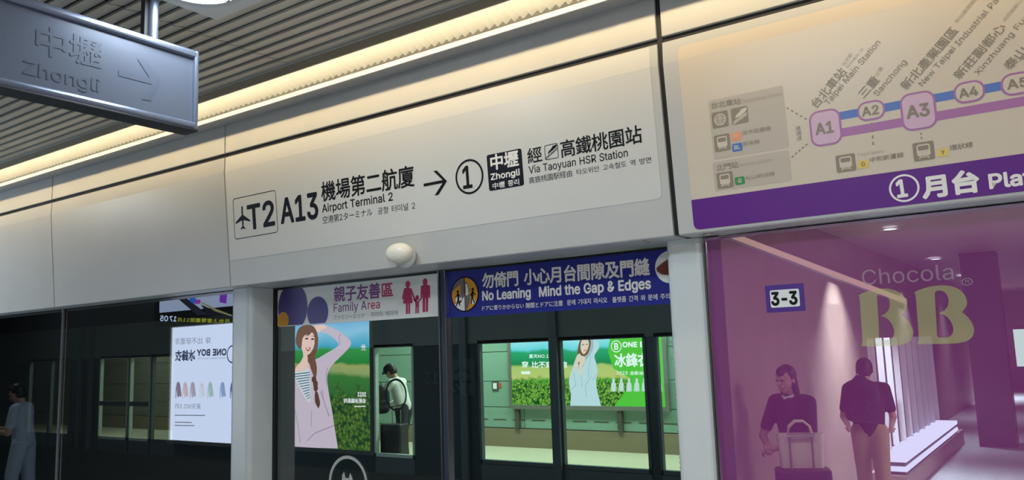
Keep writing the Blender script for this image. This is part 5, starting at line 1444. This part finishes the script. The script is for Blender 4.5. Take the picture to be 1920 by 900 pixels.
# grey wayfinding plate on the back wall
t = thing('wall_sign', 'dim grey wall sign with aeroplane, T2 and 13 behind the camera', 'sign', (-4.75, -.28, H - .25))
WS = Fr((0, -.27, H), (-1, 0, 0), (0, 0, 1))
b = MB(); u0, v0_, u1, v1 = rpx(b, WS, (890, 672), (846, 674), (846, 742), (890, 742), .01, 0, 0, MD); b.build('plate', 'dim_plate', t)
b = MB(); text(b, WS, 'T2', (883, 739), (850, 739), (883, 714), .05, .002, 0, MD)
c = WS.px(866, 692, MD); k = .10
b.poly(WS, [(c[0] + x * k, c[1] + y * k) for x, y in ((0, 1), (.1, .8), (.1, .2), (1, -.3), (1, -.45), (.12, -.15), (.1, -.6), (.35, -.85), (.35, -.95), (0, -.85), (-.35, -.95), (-.35, -.85), (-.1, -.6), (-.12, -.15), (-1, -.45), (-1, -.3), (-.1, .2), (-.1, .8))], .002)
b.build('lettering', 'ink', t)
b = MB(); text(b, WS, 'A13', (838, 720), (797, 719), (838, 698), .05, .001, 0, MD); b.build('code_lettering', 'dim_plate', t)

# hall: ceiling beam, downlights, fin screen, column, displays
t = thing('hall_cove_light', 'sloping warm light strip on the hall wall, mirrored as a diagonal in the purple panel', 'light', (-2.36, -5, H + .5))
b = MB(); b.extrude_x([(-1.2, H + .945), (-1.2, H + .885), (-9.7, H + .54), (-9.7, H + .65)], -2.40, -2.352); b.build('housing', 'lip', t)
b = MB(); b.add([(-2.35, -1.2, H + .888), (-2.35, -9.7, H + .545), (-2.35, -9.7, H + .645), (-2.35, -1.2, H + .942)], [(0, 1, 2, 3)]); b.build('diffuser', 'hall_cove', t)
for i, (y, lb) in enumerate(((-4.86, 'round hall downlight nearest the platform'), (-9.56, 'second round hall downlight from the platform'), (-14.26, 'third round hall downlight from the platform'), (-20.2, 'fourth round hall downlight, farthest from the platform'))):
    x = -1.7 - .13 * i
    t = thing('downlight', lb, 'ceiling lamp', (x, y, CZ - .03), 'hall downlights')
    DL = Fr((x, y, CZ - .02), (1, 0, 0), (0, -1, 0))
    b = MB(); b.ring(DL, (0, 0), .08, .11, .012); b.build('rim', 'lip', t)
    b = MB(); b.disc(DL, (0, 0), .08, .006); b.build('lens', 'downlight', t)
t = thing('fin_screen', 'row of upright white fins standing on a long glowing trough in the hall', 'screen', (-1.85, -6.8, 0.0))
y = -4.6
while y > -9.6:
    b = MB(); b.box((-2.02, y - .012, .41), (-1.95, y + .012, H + .0)); b.build('fin', 'white_fin', t); y -= .5
b = MB(); b.box((-2.10, -9.6, 0), (-1.70, -4.4, .22)); b.build('plinth', 'hall_wall', t)
b = MB(); b.box((-2.0, -9.0, .26), (-1.70, -4.45, .31)); b.box((-2.0, -9.0, .36), (-1.70, -4.45, .41)); b.build('light_trough', 'trough', t)
b = MB(); b.box((-2.0, -9.0, .22), (-1.72, -4.5, .40)); b.build('trough_core', 'far_frame', t)
b = MB(); b.box((-1.45, -9.7, 0), (-.95, -9.2, CZ)); b.build('pillar_hall', 'far_dark', kind='structure')
HD = Fr((0, -9.15, H), (-1, 0, 0), (0, 0, 1))
t = thing('lit_display', 'bright pale display screen in the hall at the right edge', 'screen', (-.35, -9.2, H - .6))
u0, u1 = HD.px(1960, 660, MG - .03)[0], HD.px(1904, 660, MG - .03)[0]
b = MB(); b.box((min(-u0, -u1), -9.22, H - .55), (max(-u0, -u1), -9.16, H + .12)); b.build('case', 'far_dark', t)
b = MB(); b.poly(HD, [(u0, -.5), (u1, -.5), (u1, .06), (u0, .06)], .001); b.build('picture', glow('display_picture', srgb(190, 225, 215), 2.2), t)
b = MB(); b.box((-u1 + .2, -9.23, 0), (-u1 + .4, -9.17, H - .55)); b.build('stand', 'far_dark', t)

# ------------------------------------------------------------------ people and their luggage


def blob(caps, name, m_, parent, voxel=.009, smooth=6):
    mb = MB()
    for cp in caps:
        if len(cp) == 2:
            mb.ellipsoid(cp[0], cp[1], 16, 10)
        else:
            p, r0, q, r1 = cp
            p, q = Vector(p), Vector(q)
            mb.tube([p, p.lerp(q, .5), q], [r0, (r0 + r1) / 2, r1], 14)
            mb.ellipsoid(p, (r0, r0, r0), 14, 8); mb.ellipsoid(q, (r1, r1, r1), 14, 8)
    o = mb.build(name, m_, parent, smooth=True)
    rm = o.modifiers.new('remesh', 'REMESH'); rm.mode = 'VOXEL'; rm.voxel_size = voxel; rm.use_smooth_shade = True
    sm = o.modifiers.new('smooth', 'SMOOTH'); sm.factor = .5; sm.iterations = smooth
    return o


def person(label, x, y, turn, h, lean, head_down, arms, top, legs, hair_long=False, cap=False, long_sleeve=False, step=.06):
    """standing figure facing local +Y, turned by `turn` (0 = towards +Y); lean tips the trunk forward; arms = two (elbow, wrist, grip direction)"""
    s = h / 1.70
    cz, sn = math.cos(turn), math.sin(turn)
    def W(px, py, pz):
        px, py, pz = px * s, py * s, pz * s
        return Vector((x + px * cz - py * sn, y + px * sn + py * cz, pz))
    def L(px, py, pz):           # trunk points: lean about the hips
        dz = pz - .92
        return W(px, py + math.sin(lean) * dz, .92 + math.cos(lean) * dz)
    t = thing('person', label, 'person', (x, y, 0.0), 'passengers')
    hd = L(0, .03 + .05 * head_down, 1.585 - .03 * head_down)
    f = (W(0, 1, 0) - W(0, 0, 0)).normalized(); rt = (W(1, 0, 0) - W(0, 0, 0)).normalized()
    dn = Vector((0, 0, -1))
    fd = (f * math.cos(head_down * .9) + dn * math.sin(head_down * .9)).normalized(); ud = rt.cross(fd)
    HP = lambda a, b_, c_: hd + (rt * a + fd * b_ + ud * c_) * s
    body = [(L(0, 0, .96), .125 * s, L(0, .01, 1.16), .115 * s), (L(0, .01, 1.16), .12 * s, L(0, 0, 1.32), .125 * s), (L(-.12, 0, 1.385), .06 * s, L(.12, 0, 1.385), .06 * s),
            (L(0, -.005, 1.40), .055 * s, hd - ud * .06 * s - fd * .02 * s, .05 * s),
            (HP(0, -.012, .03), .084 * s, HP(0, .012, -.035), .068 * s), (HP(0, .03, -.075), .045 * s, HP(0, .045, -.09), .03 * s),
            (HP(0, .082, .0), .011 * s, HP(0, .104, -.026), .014 * s), (HP(-.03, .082, .022), .012 * s, HP(.03, .082, .022), .012 * s), (HP(-.018, .085, -.057), .011 * s, HP(.018, .085, -.057), .011 * s),
            (HP(-.08, -.005, -.005), .014 * s, HP(-.082, -.012, -.035), .011 * s), (HP(.08, -.005, -.005), .014 * s, HP(.082, -.012, -.035), .011 * s)]
    shirt = [(L(0, 0, .955), .140 * s, L(0, .01, 1.16), .132 * s), (L(0, .01, 1.16), .136 * s, L(0, 0, 1.31), .142 * s), (L(-.07, 0, .92), .09 * s, L(-.09, 0, 1.3), .10 * s), (L(.07, 0, .92), .09 * s, L(.09, 0, 1.3), .10 * s),
             (L(-.14, 0, 1.38), .066 * s, L(.14, 0, 1.38), .066 * s), (L(0, -.005, 1.39), .066 * s, L(0, .0, 1.425), .062 * s)]
    trou = []
    for sd in (-1, 1):
        hip, kn, an = W(.09 * sd, 0, .90), W(.095 * sd, .03 + step * sd, .49), W(.095 * sd, step * 1.2 * sd - .01, .09)
        body += [(hip, .075 * s, kn, .048 * s), (kn, .048 * s, W(.095 * sd, step * 1.15 * sd - .012, .33), .044 * s), (W(.095 * sd, step * 1.15 * sd - .012, .33), .044 * s, an, .034 * s), (an, .036 * s, W(.1 * sd, step * 1.2 * sd + .14, .035), .03 * s)]
        trou += [(hip, .110 * s, kn, .084 * s), (kn, .084 * s, W(.095 * sd, step * 1.2 * sd - .01, .10), .070 * s)]
        blob([(W(.098 * sd, step * 1.2 * sd - .06, .045), .045 * s, W(.102 * sd, step * 1.2 * sd + .15, .036), .036 * s), (W(.1 * sd, step * 1.2 * sd - .02, .07), .05 * s, W(.1 * sd, step * 1.2 * sd + .05, .05), .044 * s)], 'shoe', 'black_cloth', t, .01)
        el, wr, gd = arms[0 if sd < 0 else 1]
        sh, el, wr = L(.185 * sd, 0, 1.37), W(*el), W(*wr)
        gd = (W(*gd) - W(0, 0, 0)).normalized()
        body += [(sh, .052 * s, el, .038 * s), (el, .039 * s, wr, .026 * s)]
        sl_end = wr if long_sleeve else sh.lerp(el, .72)
        if long_sleeve:
            shirt += [(sh, .068 * s, el, .052 * s), (el, .052 * s, wr, .036 * s)]
        else:
            shirt += [(sh, .068 * s, sl_end, .058 * s)]
        # hand: palm, four bent fingers of unequal length, thumb from the side of the palm
        ax = (wr - el).normalized(); side = ax.cross(gd).normalized() * sd; gr = side.cross(ax).normalized()
        if gr.dot(gd) < 0: gr = -gr
        palm = wr + ax * .075 * s
        body += [(wr, .024 * s, wr + ax * .03 * s, .03 * s), (wr + ax * .035 * s + side * .018 * s, .02 * s, palm + side * .022 * s, .018 * s), (wr + ax * .035 * s - side * .018 * s, .02 * s, palm - side * .022 * s, .018 * s)]
        for k, (off, ln) in enumerate(((.033, .9), (.011, 1.0), (-.011, .94), (-.032, .74))):
            b0 = palm + side * off * s; b1 = b0 + (ax * .030 + gr * .012) * ln * s; b2 = b1 + (ax * .014 + gr * .022) * ln * s; b3 = b2 + (gr * .02 - ax * .004) * ln * s
            body += [(b0, .0105 * s, b1, .0095 * s), (b1, .0095 * s, b2, .009 * s), (b2, .009 * s, b3, .0078 * s)]
        t0 = wr + (ax * .03 + side * .03) * s; t1_ = t0 + (ax * .022 + side * .022 + gr * .014) * s; t2_ = t1_ + (ax * .024 + gr * .016) * s
        body += [(t0, .014 * s, t1_, .0115 * s), (t1_, .0112 * s, t2_, .009 * s)]
    trou += [(W(-.05, 0, .93), .12 * s, W(.05, 0, .93), .12 * s)]
    blob(body, 'body', 'skin', t, .006, 3)
    blob(shirt, 'shirt', top, t, .010)
    blob(trou, 'trousers', legs, t, .010)
    hr = [(HP(0, -.03, .045), .088 * s, HP(0, -.035, -.02), .082 * s), (HP(0, .035, .075), .05 * s, HP(0, -.03, .07), .066 * s), (HP(-.055, .0, .05), .035 * s, HP(-.062, -.02, -.02), .03 * s), (HP(.055, .0, .05), .035 * s, HP(.062, -.02, -.02), .03 * s)]
    if hair_long:
        hr += [(HP(0, -.07, 0), .06 * s, HP(0, -.09, -.17), .05 * s), (HP(-.065, -.03, 0), .032 * s, HP(-.07, -.03, -.14), .03 * s), (HP(.065, -.03, 0), .032 * s, HP(.07, -.03, -.14), .03 * s)]
    blob(hr, 'hair', 'hair', t, .008)
    for sd in (-1, 1):
        b = MB(); b.ellipsoid(HP(.03 * sd, .084, .006), (.010 * s, .008 * s, .007 * s), 10, 6); b.build('eye', 'ink', t, smooth=True)
    if cap:
        c_ = blob([(HP(0, -.02, .055), .094 * s, HP(0, .02, .06), .088 * s)], 'cap', 'black_cloth', t, .008)
        b = MB(); fr = Fr(HP(0, .07, .065), rt, fd); b.prism(fr, [(.075 * s * math.cos(math.radians(a)), .085 * s * math.sin(math.radians(a))) for a in range(0, 181, 12)], -.004, .004); b.build('peak', 'black_cloth', c_)
    return t, W, L


def backpack(label, c, turn, sc=1.0):
    t = thing('backpack', label, 'bag', tuple(c))
    cz, sn = math.cos(turn), math.sin(turn)
    P = lambda a, b_, z: Vector((c[0] + (a * cz - b_ * sn) * sc, c[1] + (a * sn + b_ * cz) * sc, c[2] + z * sc))
    blob([(P(-.08, 0, .09), .09 * sc, P(.08, 0, .09), .09 * sc), (P(-.07, 0, .32), .085 * sc, P(.07, 0, .32), .085 * sc), (P(-.09, 0, .1), .08 * sc, P(-.08, 0, .32), .08 * sc), (P(.09, 0, .1), .08 * sc, P(.08, 0, .32), .08 * sc), (P(0, 0, .1), .09 * sc, P(0, 0, .38), .075 * sc)], 'sack', 'black_cloth', t, .012)
    blob([(P(-.06, -.08, .10), .05 * sc, P(.06, -.08, .10), .05 * sc), (P(-.06, -.08, .18), .045 * sc, P(.06, -.08, .18), .045 * sc)], 'front_pocket', 'black_cloth', t, .010)
    b = MB()
    b.tube([P(-.03, 0, .44), P(-.02, 0, .49), P(.02, 0, .49), P(.03, 0, .44)], .009 * sc, 8); b.build('handle', 'black_cloth', t)
    return t


def suitcase(label, x, y, turn, w=.40, d=.25, hh=.60):
    t = thing('suitcase', label, 'suitcase', (x, y, 0.0))
    fr = Fr((x, y, 0), (math.cos(turn), math.sin(turn), 0), (-math.sin(turn), math.cos(turn), 0))   # N = up
    b = MB(); b.prism(fr, rrect(-w / 2, -d / 2, w / 2, d / 2, .05), .06, .06 + hh)
    b.build('shell', 'suitcase', t, bevel=.02)
    b = MB()
    for k in range(5):
        u = -w / 2 + .07 + k * (w - .14) / 4
        b.prism(fr, [(u - .012, -d / 2 - .004), (u + .012, -d / 2 - .004), (u + .012, d / 2 + .004), (u - .012, d / 2 + .004)], .12, .02 + hh)
    b.build('rib', 'suitcase', t)
    b = MB()
    for u in (-.08, .08): b.tube([fr.P(u, .06, .06 + hh), fr.P(u, .06, .30 + hh)], .008, 8)
    b.tube([fr.P(-.10, .06, .31 + hh), fr.P(.10, .06, .31 + hh)], .013, 10); b.build('pull_handle', 'screw', t)
    for u in (-w / 2 + .05, w / 2 - .05):
        for v in (-d / 2 + .04, d / 2 - .04):
            b = MB(); b.tube([fr.P(u - .012, v, .03), fr.P(u + .012, v, .03)], .03, 14); b.build('wheel', 'black', t)
    return t


# passenger on the far platform
c = Fr((0, 9.75, H), (1, 0, 0), (0, 0, 1)).px(757, 740)
pa, W, L = person('person in white long sleeved top and black cap looking down behind far screen window', c[0], 9.75, math.radians(100), 1.60, .30, .75,
                  (((-.26, .34, 1.06), (-.22, .56, .90), (0, .6, -1)), ((.20, .16, 1.06), (.10, .34, .98), (-.5, .6, .2))), 'white_cloth', 'navy_cloth', cap=True, long_sleeve=True)
backpack('black backpack held against the far passenger in white', (c[0] - .12, 9.33, .80), math.radians(70))
suitcase('dark suitcase beside the far passenger in white', c[0] + .17, 9.34, 0.1, hh=.60)
# man reflected in the left glass
c = Fr((0, .7, H), (-1, 0, 0), (0, 0, 1)).px(46, 800, MG)
person('person in pale blue shirt looking at a phone, reflected at the left edge', -c[0], .7, math.radians(50), 1.52, .10, .45,
       (((-.26, .10, 1.08), (-.10, .34, 1.10), (.3, .6, .5)), ((.26, .08, 1.06), (.12, .32, 1.08), (-.3, .6, .5))), 'blue_grey_cloth', 'blue_grey_cloth')
t = thing('phone', 'lit phone held by the person reflected at the left edge', 'phone', (-c[0] - .36, .98, 1.00))
b = MB(); b.box((-c[0] - .40, .96, .98), (-c[0] - .33, .972, 1.12)); b.build('case', 'black', t, bevel=.004)
b = MB(); b.box((-c[0] - .397, .957, .983), (-c[0] - .333, .9605, 1.117)); b.build('screen', 'phone_glow', t)
# woman with the tote, reflected in the purple panel
c = Fr((0, -1.5, H), (-1, 0, 0), (0, 0, 1)).px(1492, 760, MG - .03)
_, Wc, Lc = person('person in black short sleeved top with pale collar leaning on a suitcase, reflected in purple', -c[0], -1.5, math.radians(22), 1.52, .12, .2,
       (((-.27, .16, 1.05), (-.06, .36, 1.00), (.4, .5, -.4)), ((.28, .18, 1.04), (.04, .38, .98), (-.4, .5, -.4))), 'black_cloth', 'black_cloth', hair_long=True)
woman = _
blob([(Lc(-.045, .045, 1.415), .022, Lc(0, .075, 1.395), .022), (Lc(.045, .045, 1.415), .022, Lc(0, .075, 1.395), .022), (Lc(-.06, -.02, 1.435), .02, Lc(-.045, .045, 1.415), .022), (Lc(.06, -.02, 1.435), .02, Lc(.045, .045, 1.415), .022)], 'collar', 'white_cloth', woman, .008, 3)
sx, sy = Fr((0, -.98, H), (-1, 0, 0), (0, 0, 1)).px(1500, 820, MG - .03)[0] * -1, -.98
suitcase('dark suitcase carrying the cream tote bag', sx, sy, math.radians(-20), .40, .26, .70)
t = thing('tote_bag', 'cream canvas tote bag on top of the dark suitcase', 'bag', (sx, sy, .765))
fr = Fr((sx, sy, 0), (math.cos(math.radians(-20)), math.sin(math.radians(-20)), 0), (-math.sin(math.radians(-20)), math.cos(math.radians(-20)), 0))
b = MB()
lo_, hi_ = rrect(-.155, -.075, .155, .035, .03), rrect(-.17, -.055, .17, .02, .03)
k = len(lo_)
b.add([fr.P(u, v, .765) for u, v in lo_] + [fr.P(u, v, 1.02) for u, v in hi_], [(i, (i + 1) % k, k + (i + 1) % k, k + i) for i in range(k)] + [tuple(range(k - 1, -1, -1))])
b.build('sack', 'cream', t)
b = MB()
for v in (-.05, .015):
    b.tube([fr.P(-.09, v, 1.0), fr.P(-.075, v, 1.07), fr.P(-.03, v, 1.11), fr.P(.03, v, 1.11), fr.P(.075, v, 1.07), fr.P(.09, v, 1.0)], .009, 8)
b.build('handle', 'cream', t)
# traveller with backpack, reflected in the purple panel
c = Fr((0, -3.3, H), (-1, 0, 0), (0, 0, 1)).px(1628, 780, MG - .03)
person('person in dark clothes and tan trousers seen beside white fins in the purple reflection', -c[0], -3.3, math.radians(170), 1.52, .08, .3,
       (((-.25, .05, 1.06), (-.22, .22, .92), (.2, .6, .2)), ((.26, .05, 1.06), (.22, .22, .92), (-.2, .6, .2))), 'black_cloth', 'tan_cloth')
backpack('large dark backpack on the dark clothed traveller near the fins', (-c[0] + .02, -2.98, .92), math.radians(180), 1.0)
